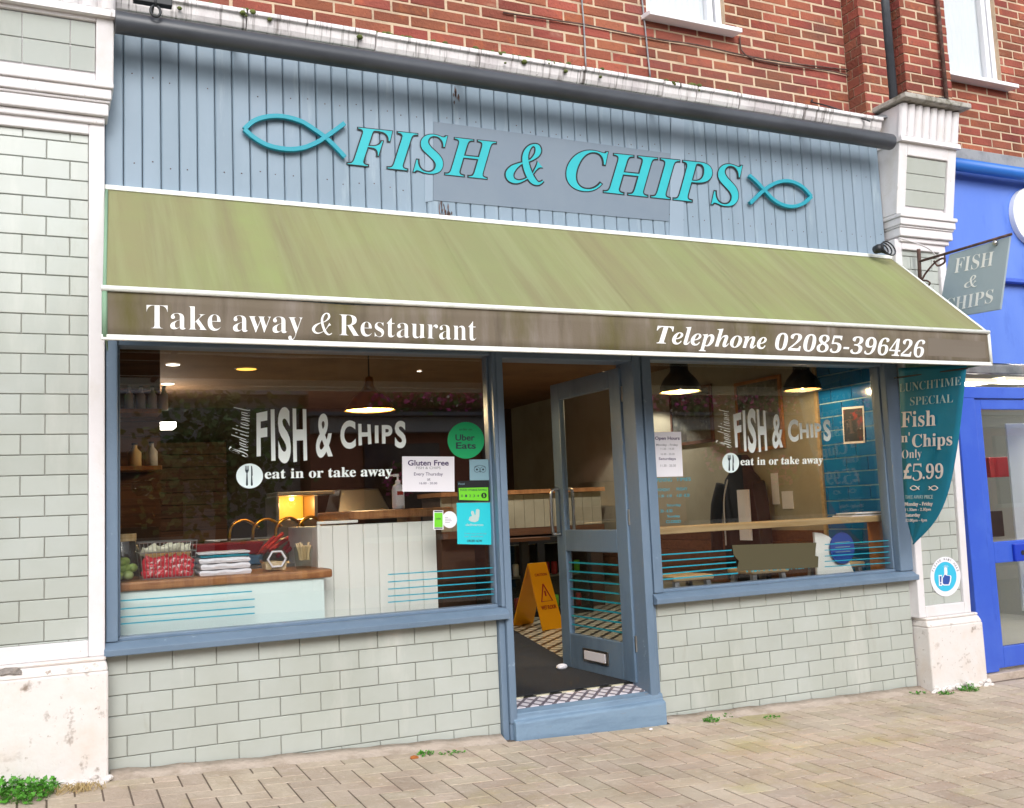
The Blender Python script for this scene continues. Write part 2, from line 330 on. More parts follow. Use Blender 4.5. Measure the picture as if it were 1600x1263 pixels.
AMP = ([(790, 950, 26), (745, 985, 44), (690, 1000, 66), (620, 965, 108), (560, 890, 126), (505, 770, 128), (470, 640, 122), (462, 520, 112), (490, 420, 96), (545, 345, 66), (610, 312, 44), (675, 340, 92), (697, 410, 112), (672, 480, 96), (610, 545, 60), (540, 590, 34), (440, 622, 28), (340, 665, 60), (245, 730, 116), (185, 815, 146), (195, 895, 132), (250, 950, 92), (330, 968, 60), (410, 950, 40), (500, 905, 26), (590, 830, 24), (640, 760, 36), (690, 695, 74), (730, 660, 150)])
def amp_mesh(extra=0.0, weight=1.0):
    pts = []
    for i in range(len(AMP) - 1):
        p0, p1, p2, p3 = AMP[max(i - 1, 0)], AMP[i], AMP[i + 1], AMP[min(i + 2, len(AMP) - 1)]
        for t in (0, .25, .5, .75):
            pts.append([.5 * (2 * p1[k] + (p2[k] - p0[k]) * t + (2 * p0[k] - 5 * p1[k] + 4 * p2[k] - p3[k]) * t * t + (3 * p1[k] - p0[k] - 3 * p2[k] + p3[k]) * t ** 3) for k in range(3)])
    pts.append(list(AMP[-1]))
    vs = []; fs = []; n = len(pts)
    for i, (x, y, w) in enumerate(pts):
        a = pts[max(i - 1, 0)]; b = pts[min(i + 1, n - 1)]
        tx, ty = b[0] - a[0], b[1] - a[1]; l = math.hypot(tx, ty) or 1; nx, ny = -ty / l, tx / l
        w = max(w * weight, 12) / 2 + extra; zz = 1.0 + .25 * i / n
        for sgn in (1, -1):
            u = (x + nx * w * sgn - 100) / 735; v = (1040 - (y + ny * w * sgn)) / 755
            vs += [(u, v, 0), (u, v, zz)]
        if i: b0 = 4 * (i - 1); c0 = 4 * i; fs += [(b0 + 1, b0 + 3, c0 + 3, c0 + 1), (b0, b0 + 1, c0 + 1, c0), (b0 + 3, b0 + 2, c0 + 2, c0 + 3)]
    return vs, fs
def put(mb, mesh, quad, lift, th):
    """lay a normalised letter mesh in a quad TL TR BR BL of 3D points, lift off the plane, th thick (towards the viewer's side)"""
    tl, tr, br, bl = [Vector(q) for q in quad]
    nrm = (tr - tl).cross(bl - tl).normalized()
    if nrm.dot(CAM - tl) < 0: nrm = -nrm
    vs = []
    for u, v, z in mesh[0]:
        p = (bl * (1 - u) + br * u) * (1 - v) + (tl * (1 - u) + tr * u) * v
        vs.append(p + nrm * (lift + z * th))
    mb.add(vs, mesh[1]); return mb
def text(mb, s, quad, st='sans', off=0.0, lift=.001, th=.0015):
    return put(mb, glyphs(s, st, off), quad, lift, th)
def rect(f, x0, y0, x1, y1, pl, slope=0.0):
    d = slope * (x1 - x0)
    return [pl(*f(x0, y0)), pl(*f(x1, y0 + d)), pl(*f(x1, y1 + d)), pl(*f(x0, y1))]
def slab(mb, pts, nrm, lift, th):
    nrm = Vector(nrm); a = [Vector(p) + nrm * lift for p in pts]
    return mb.prism(a, nrm * th)
def ellipse(f, cx, cy, rx, ry, pl, n=40): return [pl(*f(cx + rx * math.cos(2 * math.pi * i / n), cy + ry * math.sin(2 * math.pi * i / n))) for i in range(n)]
OUT = (0, -1, 0)
def smooth_path(pts, k=6):
    r = []
    for i in range(len(pts) - 1):
        p0, p1, p2, p3 = [Vector(p) for p in (pts[max(i - 1, 0)], pts[i], pts[i + 1], pts[min(i + 2, len(pts) - 1)])]
        for j in range(k):
            t = j / k; r.append(.5 * (2 * p1 + (p2 - p0) * t + (2 * p0 - 5 * p1 + 4 * p2 - p3) * t * t + (3 * p1 - p0 - 3 * p2 + p3) * t ** 3))
    r.append(Vector(pts[-1])); return r
def band(mb, path, w, y0, y1):   # flat bar of width w following a path in the XZ plane, from depth y0 to y1
    n = len(path); vs = []; fs = []
    for i, p in enumerate(path):
        t = path[min(i + 1, n - 1)] - path[max(i - 1, 0)]; t.y = 0; t.normalize(); nx = Vector((-t.z, 0, t.x)) * w / 2
        for s_ in (1, -1):
            q = p + nx * s_; vs += [(q.x, y0, q.z), (q.x, y1, q.z)]
        if i: b = 4 * (i - 1); c = 4 * i; fs += [(b, c, c + 2, b + 2), (b + 1, b + 3, c + 3, c + 1), (b, b + 1, c + 1, c), (b + 2, c + 2, c + 3, b + 3)]
    e = 4 * (n - 1); fs += [(0, 2, 3, 1), (e, e + 1, e + 3, e + 2)]
    return mb.add(vs, fs)

# ------------------------------------------------------------------ ground
def gz(x, y=0.0):
    x = max(min(x, 7.6), -4.0); return -.583 - .0567 * x + .003685 * x * x + .02 * max(min(y, 0), -6.5)
def ground_sheet(name, m, x0, x1, y0, y1, dz, nx=40, ny=8):
    b = MB(); vs = []
    for j in range(ny + 1):
        for i in range(nx + 1):
            x = x0 + (x1 - x0) * i / nx; y = y0 + (y1 - y0) * j / ny; vs.append((x, y, gz(x, y) + dz))
    b.add(vs, [(j * (nx + 1) + i, j * (nx + 1) + i + 1, (j + 1) * (nx + 1) + i + 1, (j + 1) * (nx + 1) + i) for j in range(ny) for i in range(nx)])
    return struct(b.build(name, m))
pav = MB(); A = .117
def paver(x, y, w, d):
    g = .0043; c = .0012; h = .0; jt = random.uniform(-.0005, .0005)
    x0, x1, y0, y1 = x + g, x + w - g, y + g, y + d - g
    t = [(x0 + c, y0 + c), (x1 - c, y0 + c), (x1 - c, y1 - c), (x0 + c, y1 - c)]; q = [(x0, y0), (x1, y0), (x1, y1), (x0, y1)]
    tl = (random.uniform(-.0008, .0008), random.uniform(-.0008, .0008))
    vs = [(a, b, gz(a, b) - .02) for a, b in q] + [(a, b, gz(a, b) - .0012 + jt) for a, b in q] + [(a, b, gz(a, b) + jt + tl[0] * (a - x) / w + tl[1] * (b - y) / d) for a, b in t]
    pav.add(vs, [(0, 1, 5, 4), (1, 2, 6, 5), (2, 3, 7, 6), (3, 0, 4, 7), (4, 5, 9, 8), (5, 6, 10, 9), (6, 7, 11, 10), (7, 4, 8, 11), (8, 9, 10, 11)])
X0, Y1 = -2.0, -.10
for i in range(int(11.5 / A)):
    for j in range(int(3.9 / A)):
        k = (i - j) % 4; x = X0 + i * A; y = Y1 - (j + 1) * A
        if k == 0: paver(x, y, 2 * A, A)
        elif k == 3: paver(x, y - A, A, 2 * A)
        elif k == 2 and j == 0: paver(x, y, A, A)
o = struct(pav.build('pavement', 'paver'))
jb = ground_sheet('paver_joint', 'joint', -14, 18, -6.6, .4, -.0034, 80, 10)
jb.parent = o
ground_sheet('road', 'asphalt', -60, 70, -11.2, -6.6, -.12, 60, 4)
ground_sheet('far_pavement', 'concrete', -60, 70, -40, -11.2, -.05, 60, 4)
struct(MB().box(-60, 70, -6.72, -6.6, -1.2, -.72).build('kerb', 'concrete', bevel=.015))
struct(MB().box(-80, 90, -60, 40, -2.2, -1.9).build('ground', 'asphalt'))

# ------------------------------------------------------------------ the shop building
B = thing('shop_building', (2.7, .15, -.6), 'red brick terrace with a blue boarded fish and chip shopfront at street level', 'building')
def part(mb, name, m, parent=None, **k): return mb.build(name, m, parent or B, **k)

# brick upper wall: every brick modelled, on a mortar wall
bw, bh, mj = .243, .0757, .0105
def brick_field(mb, x0, x1, z0, z1, y, d=.03, holes=(), phase=0.0):
    r = 0; z = z0
    while z < z1 - .02:
        zt = min(z + bh - mj, z1); x = x0 - ((r % 2) * bw / 2 + phase) % bw; flip = 0
        while x < x1:
            a, b = max(x, x0), min(x + bw - mj, x1)
            if b - a > .02:
                segs = [(a, b)]
                for hx0, hx1, hz0, hz1 in holes:
                    if hz0 < (z + zt) / 2 < hz1:
                        n2 = []
                        for s0, s1 in segs:
                            if s1 <= hx0 or s0 >= hx1: n2.append((s0, s1))
                            else:
                                if s0 < hx0 - .02: n2.append((s0, hx0))
                                if s1 > hx1 + .02: n2.append((hx1, s1))
                        segs = n2
                for s0, s1 in segs:
                    jy = random.uniform(-.0025, .0025)
                    mb.chip(s0 + random.uniform(0, .003), s1 - random.uniform(0, .003), z + random.uniform(0, .002), zt, y + jy, d, .005)
            x += bw
        z += bh; r += 1
WIN = [(3.44, 4.12, 4.035, 5.3), (6.30, 7.02, 4.035, 5.3)]
WY = .15
bm = MB(); brick_field(bm, -1.6, 5.26, 3.43, 6.1, WY, holes=[WIN[0]])
brick_field(bm, 6.20, 9.6, 3.33, 6.1, WY, holes=[WIN[1]], phase=.1)
mw = MB()
for a, b, hole in ((-1.6, 5.26, WIN[0]), (6.2, 9.6, WIN[1])):
    hx0, hx1, hz0, hz1 = hole
    mw.box(a, hx0, WY + .004, .45, 2.5, 6.1); mw.box(hx1, b, WY + .004, .45, 2.5, 6.1); mw.box(hx0, hx1, WY + .004, .45, 2.5, hz0 - .01); mw.box(hx0, hx1, WY + .004, .45, hz1, 6.1)
wall = part(mw, 'upper_wall', 'mortar'); part(bm, 'brickwork', 'brick', wall)
for x0, x1 in ((5.26, 5.51), (5.70, 6.20)):
    pier = MB(); pm = MB()
    brick_field(pier, x0, x1, 3.45, 6.1, -.02, phase=.06)
    pm.box(x0 + .006, x1 - .006, -.016, .45, 3.3, 6.1)
    # bricks seen on the flank of the pier
    r = 0; z = 3.45
    while z < 6.0:
        cut = .09 if r % 2 else .02
        for y0, y1 in ((-.018, cut), (cut + mj, .149)):
            if y1 - y0 > .015: pier.box(x0 - .001, x0 + .02, y0, y1, z, z + bh - mj)
        z += bh; r += 1
    pb = part(pm, 'brick_pier', 'mortar'); part(pier, 'brickwork', 'brick', pb)
part(MB().box(5.51, 5.70, .15, .45, 3.3, 6.1), 'recess_wall', 'brick')

def upper_window(hole, label):
    x0, x1, z0, z1 = hole
    f = MB(); t = .05
    f.box(x0, x0 + t, .19, .25, z0, z1); f.box(x1 - t, x1, .19, .25, z0, z1); f.box(x0 + t, x1 - t, .19, .25, z0, z0 + t); f.box(x0 + t, x1 - t, .19, .25, z1 - t, z1)
    f.box(x1 - t - .075, x1 - t - .03, .185, .24, z0 + t, z1 - t)
    w = part(f, 'upper_window', 'upvc', bevel=.006); w['label'] = label
    part(MB().box(x0 + t, x1 - t, .222, .226, z0 + t, z1 - t), 'pane', 'glass', w)
    c = MB(); n = 40; vs = []
    for i in range(n + 1):
        x = x0 + t + (x1 - x0 - 2 * t) * i / n; y = .245 + .006 * math.sin(i * 1.7)
        vs += [(x, y, z0), (x, y, z1)]
    c.add(vs, [(2 * i, 2 * i + 2, 2 * i + 3, 2 * i + 1) for i in range(n)]); part(c, 'sky_white_curtain', 'sky_white_curtain', w, smooth=True)
    s = MB().hexa([(x0 - .05, .04, z0 - .045), (x1 + .06, .04, z0 - .045), (x1 + .06, .20, z0 - .03), (x0 - .05, .20, z0 - .03), (x0 - .05, .04, z0 - .012), (x1 + .06, .04, z0 - .012), (x1 + .06, .20, z0 + .004), (x0 - .05, .20, z0 + .004)])
    part(s, 'sill', 'upvc', w, bevel=.004)
upper_window(WIN[0], 'white framed window above the blue boards'); upper_window(WIN[1], 'white framed window above the blue neighbouring shop')

# white cornice above the boards, in stone lengths
prof = [(.16, 3.30), (-.04, 3.30), (-.05, 3.325), (-.10, 3.335), (-.115, 3.36), (-.125, 3.40), (-.145, 3.405), (-.145, 3.43), (-.10, 3.44), (.16, 3.47)]
cm = MB(); xs = [-.065, .62, 1.36, 2.02, 2.72, 3.35, 3.62, 3.98, 4.55, 5.30]
for a, b in zip(xs, xs[1:]):
    dz = random.uniform(-.004, .004); cm.prism([(a + .003, y, z + dz) for y, z in prof], (b - a - .006, 0, 0))
part(cm, 'cornice', 'cornice_paint', bevel=.006)
ms = MB()
for cx, sp, n in ((.62, .05, 70), (1.36, .04, 50), (1.55, .12, 120), (2.1, .22, 120), (2.72, .2, 90), (3.35, .13, 160), (3.62, .03, 90), (3.95, .05, 30), (.2, .1, 14)):
    for _ in range(n):
        x = cx + random.gauss(0, sp); y = random.uniform(-.14, .10); z = 3.43 + max(0, (y + .1)) * .15 if y > -.135 else 3.42 - random.random() * .06
        ms.sphere((x, y, z + .004), random.uniform(.007, .024), 6, 4, (1, 1, .7))
tag(ms.build('moss', 'moss', smooth=True), 'green moss growing along the top of the white cornice', 'moss', kind='stuff')

# blue vertical boards of the fascia
fb = MB(); bp = .0942; x = -.009 - bp
while x < 5.36:
    a, b = max(x + .002, -.1), min(x + bp - .002, 5.37); y = random.uniform(-.0015, .0015)
    if b - a > .01:
        c = .006
        fb.add([(a, y + c, 1.62), (a + c, y, 1.62), (b - c, y, 1.62), (b, y + c, 1.62), (a, y + c, 3.31), (a + c, y, 3.31), (b - c, y, 3.31), (b, y + c, 3.31), (a, .02, 1.62), (b, .02, 1.62), (a, .02, 3.31), (b, .02, 3.31)],
               [(0, 1, 5, 4), (1, 2, 6, 5), (2, 3, 7, 6), (8, 0, 4, 10), (3, 9, 11, 7), (0, 8, 9, 3, 2, 1), (4, 5, 6, 7, 11, 10)])
    x += bp
fas = part(fb, 'fascia', 'boards')
part(MB().box(-.10, 5.37, .02, .12, 1.70, 3.32), 'backing', 'dark_backing', fas)
nails = MB()
for i in range(57):
    for z in (2.55 + random.uniform(-.02, .02), 3.02 + random.uniform(-.02, .02)):
        if random.random() < .8: nails.lathe((-.009 + bp * (i + .5) + random.uniform(-.01, .01), -.0028, z), [(.0025, 0), (.004, .002)], 6, 'Y')
part(nails, 'nail', 'metal_rust', fas)
for cx, cz, s in ((P(692, 330).x, P(692, 330).z, 1), (P(712, 150).x, P(712, 150).z, .8), (P(700, 335).x, P(700, 335).z, .7)):
    rot = MB()
    for _ in range(9):
        xx = cx + random.gauss(0, .012); zz = cz + random.gauss(0, .03); h = random.uniform(.01, .05) * s; w = random.uniform(.002, .007)
        rot.prism([(xx - w, -.0022, zz), (xx + w * .3, -.0022, zz - h), (xx + w, -.0022, zz + .3 * h), (xx, -.0022, zz + h)], (0, -.002, 0))
    part(rot, 'rotten_patch', 'metal_rust', fas)

# stall risers in glazed tile; W, h from the courses of the photo
TW, TH = .2169, .1
def tiles(mb, x0, x1, z0, z1, y, joint_x, top_z, j=.0038, tw=TW, th=TH, stack=False, d=.012):
    r = math.floor((top_z - z1) / th - 1e-6)
    while True:
        zt = top_z - r * th; zb = zt - th
        if zt <= z0 + .004: break
        a, b = max(zb + j / 2, z0), min(zt - j / 2, z1)
        if b - a > .008:
            off = joint_x + (0 if stack or r % 2 == 0 else tw / 2); k = math.floor((x0 - off) / tw); xx = off + k * tw
            while xx < x1:
                p, q = max(xx + j / 2, x0), min(xx + tw - j / 2, x1)
                if q - p > .008: mb.chip(p, q, a, b, y + random.uniform(-.0009, .0009), d, .003)
                xx += tw
        r += 1
def riser(x0, x1, jx, tz, label):
    w = part(MB().box(x0, x1, .008, .12, -.95, 0.0), 'stall_riser', 'grout'); w['label'] = label
    t = MB(); tiles(t, x0 + .002, x1 - .002, -.92, 0.0, 0.0, jx, tz); part(t, 'tile_panel', 'tile', w)
riser(-.098, 2.03, 0.0, 0.0, 'tiled wall under the large window'); riser(3.115, 5.31, 3.3559, .0158, 'tiled wall under the right hand window')
ft = MB()
for x0, x1 in ((-.08, 2.02), (3.12, 5.33)):
    n = 26; pts = []
    for i in range(n + 1):
        x = x0 + (x1 - x0) * i / n; g = gz(x); h = .018 + .003 * math.sin(i * 1.9) + random.uniform(-.002, .002)
        pts.append((x, g, h))
    vs = []
    for x, g, h in pts: vs += [(x, .01, g - .05), (x, -.012, g + h + .012), (x, -.06, g + h * .6), (x, -.125 + random.uniform(-.012, .012), g - .004)]
    ft.add(vs, [(4 * i + k, 4 * i + 4 + k, 4 * i + 5 + k, 4 * i + 1 + k) for i in range(n) for k in range(3)])
part(ft, 'base_fillet', 'concrete', smooth=True)

# shop windows: frame, sill, pane
GY = .035
def shop_window(x0, x1, fl, fr, label):
    f = MB()
    f.box(fl, x0, -.05, .10, .068, 1.62); f.box(x1, fr, -.05, .10, .068, 1.62)
    f.box(x0, x1, -.03, .10, 1.56, 1.68)
    f.box(x0, x1, .0, .08, .062, .084)
    for a in (x0, x1 - .014): f.box(a, a + .014, .005, .07, .084, 1.56)
    w = part(f, 'shop_window', 'blue_wood', bevel=.006); w['label'] = label
    s = MB().prism([(fl - .01, -.05, -.002), (fl - .01, -.085, .002), (fl - .01, -.088, .034), (fl - .01, -.06, .054), (fl - .01, -.04, .066), (fl - .01, .1, .068), (fl - .01, .1, -.002)], (fr - fl + .02, 0, 0))
    part(s, 'sill', 'blue_wood', w, bevel=.004)
    part(MB().box(x0, x1, GY, GY + .006, .07, 1.60), 'pane', 'glass', w)
shop_window(-.043, 2.045, -.10, 2.068, 'large window with the counter behind it'); shop_window(3.168, 5.19, 3.10, 5.315, 'right hand window beside the door')

# door case, door, step
dc = MB()
dc.box(2.068, 2.112, -.055, .16, -.60, 1.62); dc.box(2.03, 2.068, -.03, .10, -.70, .0); dc.box(2.068, 2.115, -.045, .16, -.70, -.6)
dc.box(3.03, 3.085, -.05, .16, -.62, 1.62); dc.box(3.085, 3.10, -.035, .10, -.62, 1.62); dc.box(3.10, 3.115, -.03, .10, -.70, .0)
dc.box(2.112, 3.03, -.04, .14, 1.545, 1.66)
part(dc, 'door_frame', 'blue_wood', bevel=.005)
part(MB().box(2.0, 3.2, .02, .16, 1.66, 1.9), 'header', 'dark_backing')
sp = MB().prism([(2.085, -.085, -.80), (2.085, -.085, -.598), (2.085, -.075, -.588), (2.085, -.055, -.58), (2.085, -.05, -.548), (2.085, .0, -.534), (2.085, .02, -.534), (2.085, .02, -.80)], (1.03, 0, 0))
st = part(sp, 'doorstep', 'step_wood', bevel=.006)
part(MB().hexa([(2.09, .021, -.7), (3.09, .021, -.7), (3.09, .17, -.7), (2.09, .17, -.7), (2.09, .021, -.53), (3.09, .021, -.53), (3.09, .17, -.506), (2.09, .17, -.506)]), 'tile_strip', 'strip_tile', st)
HX, HY, DL = 3.06, .10, .92          # the door stands open at a right angle, hinged on the right post
def dpt(l, z, o=0.0): return (HX - .035 * l / DL - o, HY + l, z)
def dbox(mb, l0, l1, z0, z1, o0, o1):
    return mb.hexa([dpt(l0, z0, o1), dpt(l1, z0, o1), dpt(l1, z0, o0), dpt(l0, z0, o0), dpt(l0, z1, o1), dpt(l1, z1, o1), dpt(l1, z1, o0), dpt(l0, z1, o0)])
d = MB(); zb, zt = -.495, 1.525
dbox(d, 0, .13, zb, zt, 0, .045); dbox(d, DL - .12, DL, zb, zt, 0, .045); dbox(d, .13, DL - .12, zb, zb + .24, 0, .045); dbox(d, .13, DL - .12, .32, .47, 0, .045); dbox(d, .13, DL - .12, zt - .12, zt, 0, .045)
door = part(d, 'door', 'door_wood', bevel=.006); door['label'] = 'open slate blue door with two glass panes'
g = MB(); dbox(g, .13, DL - .12, .47, zt - .12, .02, .026); part(g, 'pane', 'glass', door)
g = MB(); dbox(g, .13, DL - .12, zb + .24, .32, .02, .026); part(g, 'pane', 'glass', door)
for s_ in (.11, -.065):
    h = MB(); l = DL - .06
    h.tube(smooth_path([dpt(l, .44, .045 if s_ > 0 else 0), dpt(l, .44, s_ * .75), dpt(l, .47, s_), dpt(l, .72, s_), dpt(l, .76, s_ * .75), dpt(l, .76, .045 if s_ > 0 else 0)], 5), .012, 10)
    part(h, 'handle', 'steel', door, smooth=True)
lb = MB(); dbox(lb, .30, .62, zb + .07, zb + .16, .045, .055); lb2 = MB(); dbox(lb2, .325, .595, zb + .085, zb + .145, .0555, .060)
part(lb, 'letterbox', 'stainless', door, bevel=.003); part(lb2, 'letter_flap', 'paper', door, bevel=.002)
for z in (-.30, .50, 1.30): part(MB().tube([dpt(-.008, z, .03), dpt(-.008, z + .1, .03)], .009, 8), 'hinge', 'steel', door)
ed = MB(); ed.add([dpt(DL + .001, .95, .006), dpt(DL + .001, .95, .016), dpt(DL + .001, 1.38, .016), dpt(DL + .001, 1.38, .006)], [(0, 1, 2, 3)])
ds = MB()
for i in range(8):
    z = -.20 + i * .062; dbox(ds, .135, DL - .125, z, z + .011, .0265, .0275)
part(ds, 'stripe', 'teal_vinyl', door)

# pilasters at both ends of the shopfront
def pilaster(x0, x1, px0, px1, c0, c1, ptop, label, jx, jx2, zc=2.70, lean=0.0):
    def slant(mb): mb.v = [(x + lean * (z - .9), y_, z) for x, y_, z in mb.v]; return mb
    y = -.08
    s = MB(); bt = .05
    zt, zp = zc + .02, ptop + .06
    s.box(x0, px0, y, .14, ptop - .02, zt); s.box(px1, x1, y, .14, ptop - .02, zt); s.box(px0, px1, y, .14, ptop - .02, zp); s.box(px0, px1, y, .14, zc - .055, zt)
    sh = part(slant(s), 'pilaster', 'white_paint', bevel=.006); sh['label'] = label
    t = MB(); tiles(t, px0 + .002, px1 - .002, zp, zc - .055, y + .022, jx, zc - .10); part(slant(t), 'tile_panel', 'tile', sh)
    part(slant(MB().box(px0, px1, y + .03, .12, zp, zc - .055)), 'grout_bed', 'grout_pale', sh)
    # moulded cap
    c = MB()
    for z0, z1, ov, yy in ((2.70, 2.735, .005, -.10), (2.735, 2.80, .022, -.125), (2.80, 2.815, .030, -.135), (2.815, 2.87, .035, -.15), (2.87, 2.90, .045, -.165)):
        c.box(c0 + .045 - ov, c1 - .045 + ov, yy, .14, z0 - 2.70 + zc, z1 - 2.70 + zc)
    part(c, 'moulding', 'white_paint', sh, bevel=.008)
    # console block leaning outwards, with a tiled panel and a fluted top
    zz0, zz1, zf, ztop = zc + .20, 3.26, 3.255, 3.505
    def yk(z): return -.125 - (z - zz0) / (3.5 - zz0) * .13
    k = MB(); q0, q1 = c0 + .085, c1 - .085; pz0, pz1 = zc + .245, 3.205 - (2.70 - zc) * .35
    def kb(a, b, z0, z1, dy=0.0, back=.14): k.hexa([(a, yk(z0) + dy, z0), (b, yk(z0) + dy, z0), (b, back, z0), (a, back, z0), (a, yk(z1) + dy, z1), (b, yk(z1) + dy, z1), (b, back, z1), (a, back, z1)])
    kb(c0, q0, zz0, zz1); kb(q1, c1, zz0, zz1); kb(q0, q1, zz0, pz0); kb(q0, q1, pz1, zz1); kb(q0, q1, pz0, pz1, .025)
    kb(c0, c1, zz1, ztop, .012)
    con = part(k, 'console', 'white_paint', sh, bevel=.006)
    fl = MB(); n = 8; w = (c1 - c0 + .02) / n
    for i in range(n):
        xx = c0 - .01 + (i + .5) * w; pr = []
        for a in range(9):
            an = math.pi * a / 8; pr.append((xx - math.cos(an) * w * .46, math.sin(an) * .035))
        za, zb2 = 3.265, 3.50
        vs = [(p, yk(za) + .012 - e, za) for p, e in pr] + [(p, yk(zb2) + .012 - e, zb2) for p, e in pr]
        fl.add(vs, [(j, j + 1, 10 + j, 9 + j) for j in range(8)] + [tuple(range(9))[::-1], tuple(range(9, 18))])
    fl.hexa([(c0 - .012, yk(3.24) - .03, 3.225), (c1 + .012, yk(3.24) - .03, 3.225), (c1 + .012, .0, 3.225), (c0 - .012, .0, 3.225), (c0 - .012, yk(3.27) - .022, 3.262), (c1 + .012, yk(3.27) - .022, 3.262), (c1 + .012, .0, 3.262), (c0 - .012, .0, 3.262)])
    part(fl, 'fluting', 'white_paint', sh, smooth=False)
    tp = MB(); z = pz1 - .004; kk = 0
    while z > pz0 + .03:
        z0 = max(z - .119, pz0 + .002); xs2 = [q0 + .002] + [v for v in jx2 if q0 < v < q1] + [q1 - .002]
        for a, b in zip(xs2, xs2[1:]):
            y0, y1 = yk(z0) + .015, yk(z) + .015
            tp.hexa([(a + .002, y0, z0 + .002), (b - .002, y0, z0 + .002), (b - .002, y0 + .03, z0 + .002), (a + .002, y0 + .03, z0 + .002), (a + .002, y1, z - .002), (b - .002, y1, z - .002), (b - .002, y1 + .03, z - .002), (a + .002, y1 + .03, z - .002)])
        z -= .121
    part(tp, 'console_tile', 'tile', sh, bevel=.002)
    part(MB().box(c0 - .045, c1 + .045, -.345, .14, 3.512, 3.552), 'cap_slab', 'stone', sh, bevel=.008)
    # plinth
    pl = MB(); gb = -1.0
    pl.box(x0 - .012, x1 + .012, y - .055, .12, gb, ptop - .085)
    pl.hexa([(x0 - .012, y - .055, ptop - .085), (x1 + .012, y - .055, ptop - .085), (x1 + .012, .12, ptop - .085), (x0 - .012, .12, ptop - .085), (x0 - .004, y - .03, ptop - .04), (x1 + .004, y - .03, ptop - .04), (x1 + .004, .12, ptop - .04), (x0 - .004, .12, ptop - .04)])
    pl.box(x0 - .004, x1 + .004, y - .03, .12, ptop - .04, ptop - .02)
    part(pl, 'plinth', 'plinth_paint', sh, bevel=.012)
    return sh
lp = pilaster(-.69, -.105, -.605, -.18, -.73, -.065, .03, 'wide white tiled pilaster at the left end', P(72, 400, -.06).x, [P(34, 80, -.19).x, P(110, 80, -.19).x])
rp = pilaster(5.33, 5.85, 5.395, 5.785, 5.365, 5.955, -.25, 'white tiled pilaster between the two shops', 5.50, [], 2.50, .026)
dm = MB()
for x0, x1, z0, z1 in ((-.72, -.40, -.10, -.045), (-.72, -.47, -.035, .005)):
    n = 14; top = [(x0 + (x1 - x0) * i / n, z1 - .012 * random.random() - (.02 if i == n else 0)) for i in range(n + 1)]; bot = [(x0 + (x1 - x0) * i / n, z0 + .012 * random.random()) for i in range(n + 1)]
    dm.prism([(x, -.108, z) for x, z in top] + [(x, -.124, z) for x, z in bot[::-1]], (0, -.010, 0))
part(dm, 'broken_render', 'raw_render', lp)
for x0, x1, yy, pil_ in ((-.70, -.095, -.135, lp), (5.29, 5.875, -.135, rp)):
    fr = MB()
    for _ in range(60):
        x = random.uniform(x0, x1); g = gz(x, yy); fr.sphere((x, yy + random.uniform(-.03, .01), g + random.uniform(-.005, .035)), random.uniform(.008, .022), 6, 4, (1.4, .7, .8))
    part(fr, 'crumbling_base', 'plinth_paint', pil_)
part(MB().hexa([(5.22, -.10, 3.42), (5.50, -.14, 3.47), (5.52, .14, 3.50), (5.22, .14, 3.47), (5.22, -.09, 3.43), (5.50, -.13, 3.50), (5.52, .13, 3.62), (5.22, .13, 3.55)]), 'lead_flashing', 'lead', bevel=.01)

# ------------------------------------------------------------------ shop interior
struct(MB().box(-.2, 5.7, .16, 7.2, -.56, -.50).build('floor', 'floor'))
struct(MB().box(-.2, 5.7, .14, 7.2, 2.02, 2.08).build('ceiling', 'dark_ceiling'))
struct(MB().box(-.2, 5.7, 7.1, 7.2, -.5, 2.02).build('back_wall', 'dark_wall'))
struct(MB().box(-.25, -.12, .12, 7.2, -.5, 2.02).build('left_wall', 'dark_wall'))
sw = struct(MB().box(5.5, 5.62, .12, 7.2, -.5, 2.02).build('right_wall', 'cream_wall'))
tb = MB(); y = .12
def side_tiles(mb, y0, y1, z0, z1, x, tw, th, j=.010):
    r = 0; z = z0
    while z < z1:
        yy = y0 - (tw / 2 if r % 2 else 0)
        while yy < y1:
            a, b = max(yy + j / 2, y0), min(yy + tw - j / 2, y1); c, e = z + j / 2, min(z + th - j / 2, z1)
            if b - a > .01: mb.hexa([(x, a, c), (x, b, c), (x + .012, b, c), (x + .012, a, c), (x, a, e), (x, b, e), (x + .012, b, e), (x + .012, a, e)])
            yy += tw
        z += th; r += 1
side_tiles(tb, .13, .98, -.45, 2.0, 5.485, .235, .115); tb.build('teal_tile_panel', 'teal_tile', sw)
MB().box(5.494, 5.4995, .13, .98, -.48, 2.0).build('grout_bed', 'grout_blue', sw)
MB().box(5.47, 5.4995, .985, 1.02, -.48, 2.0).build('wood_edging', 'wood_pale', sw)
wp = MB()
for i in range(5): wp.box(5.475, 5.4995, 1.03, 7.0, -.15 + i * .1, -.055 + i * .1)
wp.build('plank_panelling', 'wood_dark', sw)
bk = MB()
for i in range(14): bk.box(-.1, 1.6, 6.98, 7.05, -.5 + i * .15, -.36 + i * .15)
tag(bk.build('plank_cladding', 'wood_dark'), 'dark plank cladding on the back wall behind the fryer', 'wall cladding')

